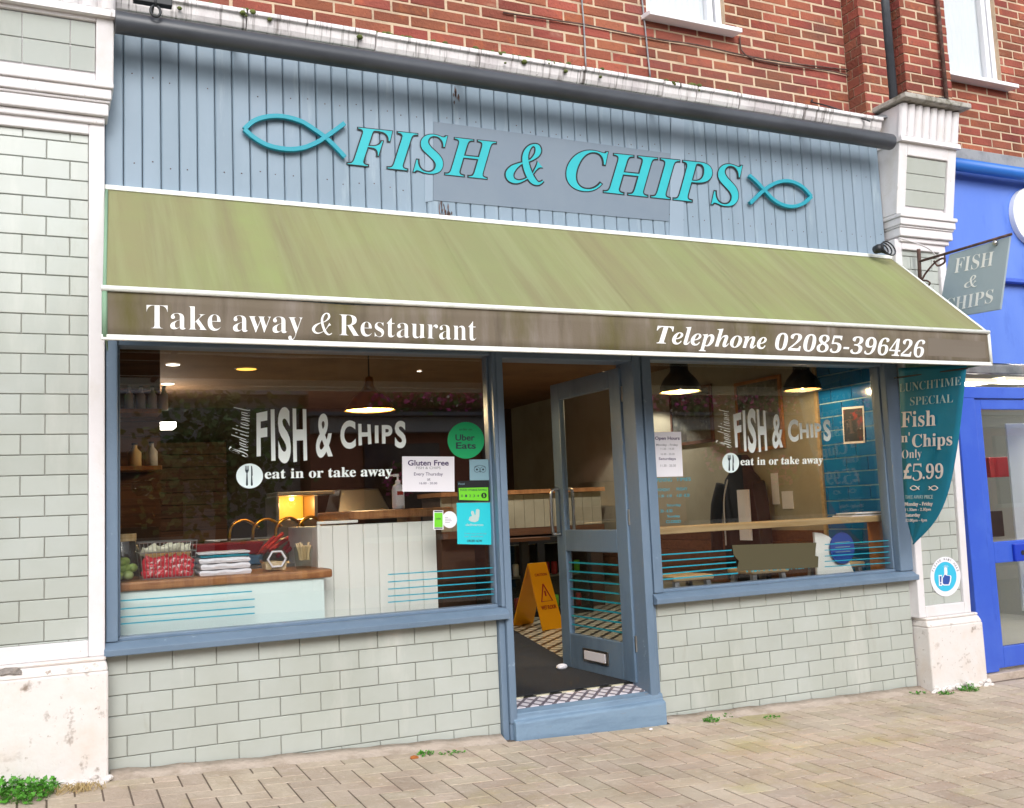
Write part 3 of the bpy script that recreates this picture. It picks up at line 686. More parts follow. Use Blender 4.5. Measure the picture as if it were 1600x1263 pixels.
# counters
lc = thing('low_counter', (.5, .3, -.5), 'low pale turquoise counter with a thick oak top just behind the large window', 'counter')
MB().box(-.11, 1.04, .13, .62, -.5, .298).build('front_panel', 'counter_front', lc)
MB().box(-.11, 1.085, .105, .66, .30, .348).build('worktop', 'wood', lc, bevel=.012)
tcn = thing('tall_counter', (1.4, .6, -.5), 'tall white boarded counter with an oak top near the shop door', 'counter')
cb = MB()
for i in range(8): cb.box(1.058 + i * .092, 1.148 + i * .092, .33, .36, -.5, .585)
cb.box(1.055, 1.30, .315, .33, .595, .612); cb.box(1.055, 1.075, .318, .329, -.45, .595)
cb.build('board_front', 'counter_board', tcn, bevel=.004)
MB().box(1.058, 1.78, .361, 1.1, -.5, .58).build('carcass', 'counter_board', tcn)
MB().box(1.26, 1.93, .36, 1.15, .612, .665).build('worktop', 'wood', tcn, bevel=.012)
MB().box(1.80, 1.90, .9, 1.1, -.5, .61).build('leg', 'wood', tcn)

def on(px, py, Y): return P(px, py, Y)
ZT = .349
# glass jar of green pickled eggs
c = (P(195, 900, .28).x - .015, .28, ZT)
j = thing('pickle_jar', c, 'big glass jar of green pickles at the left end of the low counter', 'jar')
MB().lathe(c, [(.085, 0), (.09, .02), (.09, .16), (.07, .20), (.07, .22)], 28, cap=False).build('glass_body', 'glass_small', j, smooth=True)
MB().lathe(c, [(.074, .205), (.074, .245)], 28).build('lid', 'wood_pale', j, bevel=.004)
pk = MB()
for i in range(16):
    a = random.uniform(0, 6.28); r = random.choice((.02, .055)); pk.sphere((c[0] + r * math.cos(a), c[1] + r * math.sin(a), ZT + .028 + (i // 6) * .035), .028, 10, 7, (1, 1, .85))
pk.build('pickles', 'pickle', j, smooth=True)
# wire basket with sauce packets
bx0, bx1 = P(217, 905, .2).x, P(307, 905, .2).x; by0, by1 = .16, .42; bz1 = ZT + .195
wb = thing('wire_basket', ((bx0 + bx1) / 2, .29, ZT), 'open steel wire basket holding red and cream packets on the low counter', 'basket')
w = MB(); e = .012
for z, o_ in ((ZT + .004, .02), (ZT + .14, .005), (bz1, 0)):
    w.tube([(bx0 + o_, by0 + o_, z), (bx1 - o_, by0 + o_, z), (bx1 - o_, by1 - o_, z), (bx0 + o_, by1 - o_, z), (bx0 + o_, by0 + o_, z)], .003 if z < bz1 else .0045, 6)
for i in range(15):
    t = i / 14; w.tube([(bx0 + (bx1 - bx0) * t, by0, bz1), (bx0 + .02 + (bx1 - bx0 - .04) * t, by0 + .02, ZT + .004), (bx0 + .02 + (bx1 - bx0 - .04) * t, by1 - .02, ZT + .004), (bx0 + (bx1 - bx0) * t, by1, bz1)], .0016, 5)
w.build('wire', 'steel', wb)
MB().box(bx0 + .03, bx1 - .03, .225, .23, ZT + .02, ZT + .14).build('card_divider', 'card', wb)
def packet(name, m, loc, rot, label, group, sx=.038, sy=.016, sz=.026):
    b = MB(); n = 10; vs = []
    for i in range(n + 1):
        for k in range(n + 1):
            u, v = i / n * 2 - 1, k / n * 2 - 1; t = (1 - u * u) ** .6 * (1 - v * v) ** .6
            vs.append((u * sx, -t * sy, v * sz)); 
    for i in range(n + 1):
        for k in range(n + 1):
            u, v = i / n * 2 - 1, k / n * 2 - 1; t = (1 - u * u) ** .6 * (1 - v * v) ** .6
            vs.append((u * sx, t * sy, v * sz))
    N = (n + 1) ** 2; q = [(i * (n + 1) + k, (i + 1) * (n + 1) + k, (i + 1) * (n + 1) + k + 1, i * (n + 1) + k + 1) for i in range(n) for k in range(n)]
    b.add(vs, q + [tuple(N + a for a in f[::-1]) for f in q])
    o = b.build(name, m, smooth=True); o.location = loc; o.rotation_euler = rot; tag(o, label, 'packet', group); return o
first = None; k = 0
for row in range(3):
    for i in range(6):
        loc = (bx0 + .05 + i * (bx1 - bx0 - .1) / 5 + random.uniform(-.006, .006), .197 + random.uniform(-.006, .006), ZT + .03 + row * .03); rt = (random.uniform(-.3, .3), random.uniform(-.6, .6), random.uniform(-.3, .3))
        if first is None: first = packet('sauce_packet', 'red_pack', loc, rt, 'red and white sauce packet at the front of the wire basket', 'red sauce packets in the wire basket')
        else:
            p2 = first.copy(); COL.objects.link(p2); p2.location = loc; p2.rotation_euler = rt
first = None
for i in range(8):
    loc = (bx0 + .05 + i * (bx1 - bx0 - .1) / 7, .30 + random.uniform(-.03, .05), ZT + .145 + random.uniform(-.008, .012)); rt = (random.uniform(-.8, .8), random.uniform(-.6, .6), random.uniform(-.5, .5))
    if first is None: first = packet('cream_packet', 'cream_pack', loc, rt, 'cream packet lying at the back of the wire basket', 'cream packets in the wire basket', .034, .012, .026)
    else: p2 = first.copy(); COL.objects.link(p2); p2.location = loc; p2.rotation_euler = rt
# pile of folded paper
sx0, sx1 = P(312, 900, .2).x, P(392, 900, .2).x; z = ZT
lab = ['lowest white folded sheet of the paper pile', 'white folded sheet second from the bottom of the paper pile', 'white folded sheet in the middle of the paper pile', 'teal printed sheet under the top of the paper pile', 'white creased sheet on top of the paper pile']
for i, (m_, h) in enumerate((('paper', .028), ('paper', .030), ('paper', .026), ('teal_vinyl', .012), ('paper', .012))):
    a = random.uniform(-.06, .06); b = MB(); n = 12; vs = []
    cx, cy = (sx0 + sx1) / 2, .30; W2, D2 = (sx1 - sx0) / 2 - random.uniform(0, .012), .12
    for zz, o_ in ((0, 0), (h * .5, .006), (h - .002, 0)):
        for q in range(n * 4):
            s_ = q // n; t = (q % n) / n * 2 - 1
            px_, py_ = [(t * W2, -D2), (W2, t * D2), (-t * W2, D2), (-W2, -t * D2)][s_]
            px_ += o_ * (1 if px_ > 0 else -1); py_ += o_ * (1 if py_ > 0 else -1)
            vs.append((cx + px_ * math.cos(a) - py_ * math.sin(a), cy + px_ * math.sin(a) + py_ * math.cos(a), z + zz + .003 * math.sin(q * 1.3 + i) * (zz > 0)))
    K = n * 4; b.add(vs, [(r_ * K + q, r_ * K + (q + 1) % K, (r_ + 1) * K + (q + 1) % K, (r_ + 1) * K + q) for r_ in range(2) for q in range(K)] + [tuple(range(2 * K, 3 * K)), tuple(range(K))[::-1]])
    tag(b.build('folded_paper', m_), lab[i], 'paper', 'pile of folded papers on the low counter'); z += h + .004
# hexagonal glass jar lying on its side
c = Vector((P(424, 880, .25).x, .27, ZT + .067))
hx = thing('hexagonal_jar', (c.x, c.y, ZT), 'tilted hexagonal glass jar of brown sugar on the low counter', 'jar')
def hexpts(r, y): return [(c.x + .02 + r * math.cos(R(60 * i)), c.y + y, c.z + r * .95 * math.sin(R(60 * i))) for i in range(6)]
b = MB(); h0, h1, h2 = hexpts(.05, -.075), hexpts(.074, -.05), hexpts(.074, .08)
b.add(h0 + h1 + h2, [(i, (i + 1) % 6, 6 + (i + 1) % 6, 6 + i) for i in range(6)] + [(6 + i, 6 + (i + 1) % 6, 12 + (i + 1) % 6, 12 + i) for i in range(6)] + [tuple(range(12, 18))])
b.build('glass_body', 'glass_small', hx)
MB().tube([Vector(p) for p in h0 + h0[:1]], .006, 6).build('rim', 'paper', hx)
s = MB(); 
s.add([(c.x + .02 + x_, c.y + y_, c.z + z_) for y_ in (-.055, .07) for x_, z_ in ((-.055, -.055), (.05, -.062), (.062, -.02), (.0, -.012), (-.058, -.022))], [(0, 1, 2, 3, 4)[::-1], (5, 6, 7, 8, 9)] + [(i, (i + 1) % 5, 5 + (i + 1) % 5, 5 + i) for i in range(5)])
s.build('sugar', 'sugar', hx)
# plastic cup of wooden forks
c = (P(476, 885, .25).x, .27, ZT)
cp = thing('fork_cup', c, 'clear plastic cup of wooden chip forks at the right end of the low counter', 'cup')
MB().lathe(c, [(.042, .001), (.055, .125)], 24, cap=False).build('cup_wall', 'plastic_clear', cp, smooth=True)
fk = MB()
for i in range(18):
    a = random.uniform(0, 6.28); r0, r1 = random.uniform(0, .03), random.uniform(.02, .046)
    fk.tube([(c[0] + r0 * math.cos(a), c[1] + r0 * math.sin(a), ZT + .05), (c[0] + r1 * math.cos(a), c[1] + r1 * math.sin(a), ZT + random.uniform(.13, .15))], .006, 5)
fk.build('fork', 'fork_wood', cp)
# sanitiser bottle on the tall counter
c = (P(623, 800, .46).x, .46, .666)
sb = thing('pump_bottle', c, 'white pump bottle of hand gel on the oak top of the tall counter', 'bottle')
MB().lathe(c, [(.036, 0), (.038, .01), (.038, .12), (.03, .145), (.014, .155)], 20).build('bottle_body', 'gel', sb, smooth=True)
MB().lathe(c, [(.016, .155), (.016, .175), (.006, .178), (.006, .205)], 14).lathe((c[0] - .01, c[1], c[2] + .2), [(.02, 0), (.018, .016)], 12).box(c[0] - .05, c[0], c[1] - .006, c[1] + .006, c[2] + .203, c[2] + .213).build('pump', 'upvc', sb)
MB().box(c[0] - .028, c[0] + .026, c[1] - .0405, c[1] - .0385, c[2] + .02, c[2] + .12).build('bottle_label', 'paper', sb)
MB().box(c[0] - .02, c[0] + .018, c[1] - .042, c[1] - .041, c[2] + .085, c[2] + .108).build('red_band', 'red_print', sb)

# fryer range with a lit heated cabinet
fy = thing('fryer_range', (1.5, 2.3, -.5), 'steel fryer range with an amber lit heated cabinet behind the counters', 'fryer')
MB().box(.72, 2.3, 1.75, 2.5, -.5, .50).build('range_body', 'stainless', fy, bevel=.01)
a0, a1 = P(447, 775, 1.95), P(492, 775, 1.95); b0, b1 = P(438, 812, 1.95), P(484, 812, 1.95)
cz0, cz1 = b0.z, a0.z
cab = MB(); x0, x1 = b0.x, a1.x - .01
cab.box(x0 - .02, x1 + .16, 1.93, 2.35, .50, cz0); cab.box(x0 - .02, x1 + .16, 1.95, 2.35, cz1, cz1 + .03); cab.box(x1 + .005, x1 + .03, 1.95, 2.35, cz0, cz1); cab.box(x0 - .03, x0 - .005, 1.95, 2.35, cz0, cz1)
cab.build('cabinet_frame', 'stainless', fy, bevel=.005)
MB().box(x0, x1, 2.30, 2.33, cz0, cz1).build('lit_lining', 'lit_panel', fy)
MB().lathe((x0 + .13, 2.15, cz1 - .035), [(.012, 0), (.02, .012), (.02, .025)], 12).build('lamp', 'lit_warm', fy)
MB().add([(x0 - .16, 1.9, cz0), (x0 - .04, 1.9, cz0), (x0 - .02, 2.0, cz1), (x0 - .13, 2.0, cz1)], [(0, 1, 2, 3)]).build('sloping_glass', 'lit_panel' if False else 'glass_small', fy)
hd = MB().hexa([(x1 + .16, 1.9, .62), (x1 + .60, 1.9, .62), (x1 + .60, 2.3, .62), (x1 + .16, 2.3, .62), (x1 + .22, 2.0, .84), (x1 + .52, 2.0, .84), (x1 + .52, 2.3, .84), (x1 + .22, 2.3, .84)])
hd.build('hood', 'stainless', fy, bevel=.01)
dmn = MB()
for i in range(5): dmn.tube(smooth_path([(.78 + i * .16, 1.72, .50), (.80 + i * .16, 1.73, .60), (.90 + i * .16, 1.78, .64), (1.0 + i * .16, 1.80, .58)], 5), .012, 6)
dmn.build('rail', 'gold', fy, smooth=True)
hl = bpy.data.lights.new('heat_lamp', 'POINT'); hl.energy = 1.6; hl.color = (1, .62, .25); hl.shadow_soft_size = .03
ho = bpy.data.objects.new('heat_lamp', hl); COL.objects.link(ho); ho.location = (x0 + .13, 2.12, cz1 - .06)
tr = thing('food_tray', (.75, 1.2, .35), 'stack of red and steel blue trays in front of the fryer', 'tray')
pa = P(305, 850, 1.0); pb_ = P(370, 820, 1.0)
MB().box(pa.x, pb_.x + .15, .95, 1.3, .36, .42).build('lower_tray', 'blue_tray', tr, bevel=.01)
MB().hexa([(pa.x + .02, .96, .425), (pb_.x + .12, .96, .425), (pb_.x + .12, 1.28, .425), (pa.x + .02, 1.28, .425), (pa.x - .02, .93, .50), (pb_.x + .16, .93, .50), (pb_.x + .16, 1.31, .50), (pa.x - .02, 1.31, .50)]).build('upper_tray', 'red', tr, bevel=.008)
MB().box(pa.x - .1, pb_.x + .9, .93, 1.35, .29, .355).build('tray_stand', 'stainless', tr)
ck = MB()
for i in range(9):
    ck.tube([(pb_.x + .1 + i * .05, 1.0, .40 + .02 * (i % 3)), (pb_.x + .26 + i * .055, 1.15, .52 + .02 * (i % 2))], .014, 6)
tag(ck.build('sauce_bottles', 'red'), 'leaning row of dark red dispensers in front of the fryer', 'dispensers')

# shelf unit with bottles, far left
sf = thing('shelf_unit', (.4, 1.9, -.5), 'dark plank shelf unit carrying bottles at the far left of the shop', 'shelf')
sp0, sp1 = P(186, 700, 1.8).x - .05, P(252, 700, 1.8).x
for zz in (P(250, 640, 1.8).z, P(250, 728, 1.8).z):
    MB().box(sp0, sp1, 1.75, 2.05, zz - .03, zz).build('shelf', 'wood', sf, bevel=.004)
bb = MB()
for i in range(22): bb.box(sp0, sp1 + .02, 2.06, 2.09, -.5 + i * .11, -.395 + i * .11)
bb.build('back_plank', 'wood_dark', sf)
MB().box(sp0, sp1 - .02, 1.78, 2.05, -.5, .62).build('cupboard', 'dark_wall', sf)
bt = None; bl_ = ['clear sauce bottle', 'amber sauce bottle']; q = 0
def bottle(name, c, h, r, m, label, grp):
    o = thing(name, c, label, 'bottle', grp)
    MB().lathe(c, [(r, 0), (r, h * .6), (r * .4, h * .78), (r * .38, h * .93)], 14).build('bottle_body', m, o, smooth=True)
    MB().lathe(c, [(r * .45, h * .93), (r * .45, h)], 12).build('cap', 'black_card', o)
    return o
zs = P(250, 640, 1.8).z
b0_ = bottle('sauce_bottle', (sp0 + .12, 1.85, zs), .17, .03, 'gel', 'pale bottle on the upper plank shelf, first from the left', 'bottles on the upper plank shelf')
for i, n_ in enumerate(('second from the left', 'third from the left', 'last on the right')):
    dup(b0_, (sp0 + .12 + (i + 1) * .075, 1.85, zs), 'pale bottle on the upper plank shelf, ' + n_)
zs = P(250, 728, 1.8).z
bottle('juice_bottle', (sp1 - .17, 1.84, zs), .16, .045, 'lit_gold' if False else 'fork_wood', 'squat amber bottle on the lower plank shelf', None)
bottle('milk_bottle', (sp1 - .06, 1.84, zs), .17, .04, 'gel', 'squat white bottle on the lower plank shelf', None)
bw_ = MB().lathe((P(222, 760, 1.4).x, 1.4, P(222, 765, 1.4).z), [(.03, -.04), (.065, 0), (.06, .045), (.03, .06)], 20)
wk = bw_.build('glass_globe', 'glass_small', smooth=True); tag(wk, 'small round glass globe hanging below the lower plank shelf', 'globe')

# pendant lamps
def pendant(name, c, rad, m, label, lit, grp, glow, top=2.02):
    o = thing(name, c, label, 'lamp', grp)
    sh = MB(); n = 28
    pr = [(rad, 0), (rad * .93, rad * .16), (rad * .62, rad * .55), (rad * .30, rad * .80), (rad * .18, rad * 1.0), (rad * .16, rad * 1.3), (.006, rad * 1.36)] if m == 'gold' else [(rad, 0), (rad * .98, rad * .25), (rad * .80, rad * .62), (rad * .50, rad * .95), (rad * .44, rad * 1.05), (rad * .44, rad * 1.75), (.006, rad * 1.8)]
    sh.lathe(c, pr, n, cap=False).build('lamp_shade', m, o, smooth=True)
    MB().lathe(c, [(rad * .93, .006), (rad * .86, rad * .18), (rad * .55, rad * .5), (.01, rad * .55)], n, cap=False).build('lining', lit, o, smooth=True)
    MB().sphere((c[0], c[1], c[2] + rad * .3), rad * .22).build('bulb', 'lit_warm', o, smooth=True)
    MB().tube([(c[0], c[1], c[2] + rad * 1.3), (c[0], c[1], top)], .005, 6).build('cord', 'metal_black', o)
    l = bpy.data.lights.new(name + '_glow', 'POINT'); l.energy = glow; l.color = (1, .75, .42); l.shadow_soft_size = .03
    lo = bpy.data.objects.new(name + '_glow', l); COL.objects.link(lo); lo.location = (c[0], c[1], c[2] + .01)
p_ = P(578, 642, 1.1); pendant('pendant_lamp', p_, .175, 'gold', 'brass pendant lamp glowing behind the large window', 'lit_gold', None, 22)
p_ = P(1063, 613, .75); pendant('pendant_lamp', p_, .155, 'metal_black', 'black pendant lamp nearest the door in the right window, its rim lit', 'lit_gold', 'black pendant lamps in the right window', 16)
p_ = P(1254, 610, .75); pendant('pendant_lamp', p_, .15, 'metal_black', 'black unlit looking pendant lamp in front of the blue tiled wall', 'card', 'black pendant lamps in the right window', 8)
SPT = [(270, 570, .055, 'bright ceiling spotlight nearest the window'), (262, 600, .06, 'bright ceiling spotlight second from the window'), (209, 706, .05, 'low bright lamp deep behind the plank shelves'), (655, 580, .02, 'small ceiling spotlight above the brass pendant lamp'), (945, 582, .02, 'small ceiling spotlight above the open door'), (385, 577, .09, 'dim round ceiling fitting above the window lettering')]
for px_, py_, r, lb_ in SPT:
    zc = 2.012 if py_ < 650 else 1.0
    q = PZ(px_, py_, zc) if py_ < 650 else P(px_, py_, 4.0)
    if q.y > 6.5: q = P(px_, py_, 6.0)
    o = thing('ceiling_spotlight', q, lb_, 'spotlight', 'ceiling spotlights inside the shop')
    MB().lathe(q, [(r * 1.15, -.004), (r * 1.2, .006)], 20, cap=False).build('rim', 'stainless', o)
    MB().lathe(q, [(r, -.002), (r, .004)], 20).build('lamp', 'lit_white' if r != .09 else 'lit_gold', o)
    if r == .02: 
        l = bpy.data.lights.new('spot_glow', 'SPOT'); l.energy = 40; l.spot_size = R(110); l.color = (1, .95, .87); l.shadow_soft_size = .03
        lo = bpy.data.objects.new('spot_glow', l); COL.objects.link(lo); lo.location = q - Vector((0, 0, .02))
    if r > .03 and r < .09:
        l = bpy.data.lights.new('spot_glow', 'SPOT'); l.energy = 90; l.spot_size = R(100); l.color = (1, .95, .87); l.shadow_soft_size = .05
        lo = bpy.data.objects.new('spot_glow', l); COL.objects.link(lo); lo.location = q - Vector((0, 0, .02))
cw = MB().box(P(215, 668, 5).x, P(275, 668, 5).x, 5.0, 5.3, P(215, 668, 5).z, P(215, 660, 5).z)
tag(cw.build('strip_light', 'lit_white'), 'pale strip of light on the far ceiling behind the plank shelves', 'strip light')

# breakfast bar in the right window
ba = thing('breakfast_bar', (4.3, .3, -.5), 'pale pine breakfast bar along the right window with an end panel', 'bar')
MB().box(3.15, 5.46, .14, .42, .425, .468).build('bar_top', 'wood_pale', ba, bevel=.005)
MB().box(5.36, 5.40, .15, .42, -.5, .42).build('end_panel', 'wood', ba, bevel=.004)
hatch = MB(); pts = [P(1290, 900, .2), P(1385, 900, .2)]
arc = [(pts[0].x - .02 + .42 * math.sin(R(a)), -.35 + .72 * math.cos(R(a))) for a in range(0, 91, 9)]
hatch.prism([(pts[0].x - .02, .26, -.35)] + [(x_, .26, z_) for x_, z_ in arc], (0, .02, 0))
tag(hatch.build('curved_board', 'counter_board'), 'curved pale board leaning under the right end of the breakfast bar', 'board')
dd = P(1316, 850, .235)
disc = MB().lathe((dd.x, .235, dd.z - .03), [(.115, 0), (.115, .008)], 36, 'Y'); o = disc.build('round_plaque', 'navy'); tag(o, 'round dark blue plaque under the breakfast bar', 'plaque')
for i in range(3): MB().box(dd.x - .07, dd.x + .07, .2325, .2345, dd.z - .06 + i * .035, dd.z - .054 + i * .035).build('line_of_print', 'sky_sticker', o)
mg = MB(); zz = .469
magl = ['lowest magazine in the pile on the breakfast bar', 'middle magazine in the pile on the breakfast bar', 'top magazine in the pile on the breakfast bar']
for i in range(3):
    x0 = P(1315, 800, .3).x + i * .02; b = MB().box(x0, x0 + .36 - i * .04, .2, .40, zz, zz + .008); zz += .009
    tag(b.build('magazine', ('paper', 'photo_grey', 'paper')[i]), magl[i], 'magazine', 'pile of magazines on the breakfast bar')
def stool(loc, label):
    o = thing('bar_stool', loc, label, 'stool', 'stools at the breakfast bar')
    x, y, z = loc; h = .62
    MB().box(x - .17, x + .17, y - .15, y + .15, z + h - .035, z + h).build('seat', 'wood_pale', o, bevel=.012)
    for sx in (-1, 1):
        for sy in (-1, 1):
            MB().hexa([(x + sx * .19 - .018, y + sy * .17 - .018, z), (x + sx * .19 + .018, y + sy * .17 - .018, z), (x + sx * .19 + .018, y + sy * .17 + .018, z), (x + sx * .19 - .018, y + sy * .17 + .018, z),
                       (x + sx * .13 - .018, y + sy * .11 - .018, z + h - .036), (x + sx * .13 + .018, y + sy * .11 - .018, z + h - .036), (x + sx * .13 + .018, y + sy * .11 + .018, z + h - .036), (x + sx * .13 - .018, y + sy * .11 + .018, z + h - .036)]).build('leg', 'lead', o)
    return o
s0 = P(1065, 887, .55); s1 = stool((s0.x, .55, -.5), 'wooden seated metal stool nearest the door under the breakfast bar')
dup(s1, (P(1190, 880, .55).x, .60, -.5), 'wooden seated metal stool in the middle behind the olive strip'); dup(s1, (P(1303, 873, .55).x, .55, -.5), 'wooden seated metal stool beside the round blue plaque')

# on the right hand wall: jacket, frames, notices, poster
def wall_quad(px0, py0, px1, py1, X=5.498):
    a, b = PX(px0, py0, X), PX(px1, py1, X); return min(a.y, b.y), max(a.y, b.y), min(a.z, b.z), max(a.z, b.z)
def wall_frame(px0, py0, px1, py1, label, cat, face, edge=None, name='framed_print', t=.02):
    y0, y1, z0, z1 = wall_quad(px0, py0, px1, py1)
    o = thing(name, (5.498, (y0 + y1) / 2, z0), label, cat)
    if edge:
        w_ = .03; f = MB(); f.box(5.47, 5.494, y0, y0 + w_, z0, z1).box(5.47, 5.494, y1 - w_, y1, z0, z1).box(5.47, 5.494, y0 + w_, y1 - w_, z0, z0 + w_).box(5.47, 5.494, y0 + w_, y1 - w_, z1 - w_, z1)
        f.build('frame', edge, o)
        MB().box(5.478, 5.494, y0 + w_, y1 - w_, z0 + w_, z1 - w_).build('picture', face, o)
    else: MB().box(5.494 - t * .2, 5.496, y0, y1, z0, z1).build('sheet', face, o)
    return o
wall_frame(1150, 600, 1229, 700, 'large pale framed print high on the wall behind the right window lettering', 'picture', 'photo_grey', 'wood')
wall_frame(1048, 614, 1118, 690, 'framed grey print on the wall below the lit black pendant lamp', 'picture', 'photo_grey', 'wood_dark')
wall_frame(1205, 740, 1219, 788, 'narrow paper notice pinned on the wall above the jacket', 'notice', 'paper')
wall_frame(1222, 768, 1241, 795, 'small white notice right of the black jacket', 'notice', 'paper')
def side_poster():
    X = 5.484; c4 = [PX(*q, X) for q in ((1316, 637), (1350, 634), (1352, 692), (1319, 694))]
    o = thing('poster', c4[3], 'small white edged photo poster on the blue tiled wall', 'poster')
    MB().prism(c4, (-.004, 0, 0)).build('sheet', 'paper', o)
    cc = sum(c4, Vector()) / 4; MB().prism([cc + (p - cc) * .88 + Vector((-.0045, 0, 0)) for p in c4], (-.002, 0, 0)).build('picture', 'photo_red', o)
side_poster()
jy, jz = PX(1163, 800, 5.4).y, PX(1163, 800, 5.4).z
jk = thing('jacket', (5.42, jy, jz), 'black hooded jacket with pale piping hanging on the wall behind the right window', 'jacket')
b = MB(); n = 16; ring = []
for t, wy, wx in ((-.62, .30, .06), (-.4, .31, .07), (-.1, .30, .08), (.15, .29, .09), (.30, .24, .09), (.38, .12, .08), (.46, .10, .09), (.52, .05, .06)):
    ring.append([(5.40 + wx * math.cos(2 * math.pi * k / n) + (.006 * math.sin(k * 2.1 + t * 9)), jy + wy * math.sin(2 * math.pi * k / n) * (1 + .05 * math.sin(k * 3 + t * 6)), jz + t) for k in range(n)])
b.add([v for r_ in ring for v in r_], [(i * n + k, i * n + (k + 1) % n, (i + 1) * n + (k + 1) % n, (i + 1) * n + k) for i in range(len(ring) - 1) for k in range(n)] + [tuple(range(n))[::-1], tuple(range((len(ring) - 1) * n, len(ring) * n))])
b.build('jacket_body', 'jacket', jk, smooth=True)
for s_ in (1, -1): MB().tube(smooth_path([(5.37, jy + s_ * .26, jz + .26), (5.34, jy + s_ * .34, jz), (5.34, jy + s_ * .36, jz - .35)], 5), [.06] * 5 + [.055] * 6, 10).build('sleeve', 'jacket', jk, smooth=True)
MB().tube(smooth_path([(5.315, jy + .10, jz + .30), (5.30, jy + .16, jz + .1), (5.30, jy + .17, jz - .3)], 5), .008, 6).build('piping', 'reflective', jk)
MB().box(5.285, 5.30, jy - .22, jy - .06, jz - .25, jz + .2).build('paper_tag', 'paper', jk)

# deep in the shop, seen through the doorway
bc = thing('back_counter', (4.6, 4.7, -.5), 'cream boarded serving counter with an oak top deep inside behind the open door', 'counter')
MB().box(3.4, 5.4, 4.45, 5.2, .79, .835).build('worktop', 'wood', bc)
cb = MB()
for i in range(16): cb.box(3.42 + i * .122, 3.538 + i * .122, 4.5, 4.53, .42, .785)
cb.build('board_front', 'cream_wall', bc)
MB().box(3.42, 5.38, 4.47, 4.53, .34, .415).build('wood_band', 'wood_dark', bc); MB().box(3.42, 5.38, 4.54, 5.1, -.5, .78).build('carcass', 'dark_wall', bc)
fg = thing('drinks_fridge', (4.3, 4.1, -.5), 'low glass fronted drinks fridge behind the yellow floor sign', 'fridge')
fx0, fx1 = 3.75, 4.95
f = MB(); f.box(fx0, fx1, 4.05, 4.42, -.5, -.44); f.box(fx0, fx1, 4.05, 4.42, .26, .32); f.box(fx0, fx0 + .04, 4.05, 4.42, -.44, .26); f.box(fx1 - .04, fx1, 4.05, 4.42, -.44, .26); f.box(fx0 + .04, fx1 - .04, 4.38, 4.42, -.44, .26); f.box((fx0 + fx1) / 2 - .04, (fx0 + fx1) / 2 + .04, 4.04, 4.09, -.44, .26)
f.build('cabinet', 'black_card', fg)
MB().box(fx0 + .04, fx1 - .04, 4.12, 4.37, -.10, -.085).build('shelf', 'stainless', fg)
MB().box(fx0 + .04, fx1 - .04, 4.055, 4.059, -.44, .26).build('glass_door', 'glass_small', fg)
MB().box(fx0 + .06, fx1 - .06, 4.15, 4.17, .245, .255).build('fridge_light', 'gel', fg)
can = None
for row, zz in ((0, -.084), (1, -.438)):
    for i in range(12):
        loc = (fx0 + .09 + i * .092, 4.2, zz)
        m_ = ['red', 'gel', 'red', 'green_lime'][(i // 3 + row) % 4]
        b = MB().lathe((0, 0, 0), [(.028, 0), (.033, .008), (.033, .12), (.027, .135)], 12); o = b.build('drink_can', m_, smooth=True); o.location = loc
        tag(o, 'drink can standing inside the low fridge', 'can', 'drink cans in the fridge')

# yellow wet floor sign
ws = thing('wet_floor_sign', (3.83, 3.1, -.5), 'yellow folding wet floor sign standing on the mosaic floor inside the door', 'floor sign')
apex = P(836, 880, 3.05); fl_ = [PZ(847, 986, -.5), PZ(880, 981, -.5)]; bl2 = [PZ(800, 978, -.5), PZ(828, 970, -.5)]
hz_ = apex.z; hd_ = (fl_[1] - fl_[0]); am = P(838, 879, 3.05); am.z = hz_; ap0, ap1 = am - hd_ * .42, am + hd_ * .42
bl2 = [bl2[0], bl2[0] + hd_]
for nm, bot in (('front_leaf', fl_), ('rear_leaf', bl2)):
    q = [bot[0], bot[1], ap1, ap0]; nn = (q[1] - q[0]).cross(q[3] - q[0]).normalized() * .012
    lf = MB().prism(q, nn).build(nm, 'yellow', ws, bevel=.003)
    if nm == 'front_leaf':
        nn2 = nn.normalized()
        if nn2.dot(CAM - q[0]) < 0: sgn = -1
        else: sgn = 1
        base = q[0] + (nn if sgn > 0 else Vector())
        def fq(u0, u1, v0, v1): return [base + (q[1] - q[0]) * u + ((q[3] - q[0]) * (1 - u) + (q[2] - q[1]) * u) * v for u, v in ((u0, v1), (u1, v1), (u1, v0), (u0, v0))]
        im = MB(); text(im, 'CAUTION', fq(.2, .85, .80, .84), lift=.002, th=.001, off=.03); text(im, 'WET FLOOR', fq(.15, .9, .30, .36), lift=.002, th=.001, off=.03)
        im.build('caution_text', 'red_print', lf)
        tri = MB(); qq = fq(.25, .8, .42, .68); tri.tube([(qq[0] + qq[1]) / 2, qq[2], qq[3], (qq[0] + qq[1]) / 2], .008, 5); tri.tube([(qq[0] + qq[1]) / 2 * .6 + (qq[2] + qq[3]) / 2 * .4, (qq[0] + qq[1]) / 2 * .3 + (qq[2] + qq[3]) / 2 * .7], .01, 5); tri.build('warning_triangle', 'red_print', lf)
mp_ = [(2.10, .175), (3.02, .175), (3.06, .9), (3.10, 1.16), (3.60, 3.2), (2.10, 3.2)]
o = MB().prism([(x_, y_, -.499) for x_, y_ in mp_], (0, 0, .008)).build('door_mat', 'mat_rubber', bevel=.002); tag(o, 'black rubber entrance mat just inside the doorstep', 'mat')
q = PZ(884, 1043, -.48); o = MB().sphere((q.x - .02, q.y + .02, -.475), .03, 10, 6, (1.5, 1, .7)).build('door_stop', 'paper', smooth=True); tag(o, 'small white wedge holding the open door on the mat', 'door stop')
tbm = thing('dark_table', (3.75, 3.75, -.5), 'dark table with black legs in front of the drinks fridge', 'table')
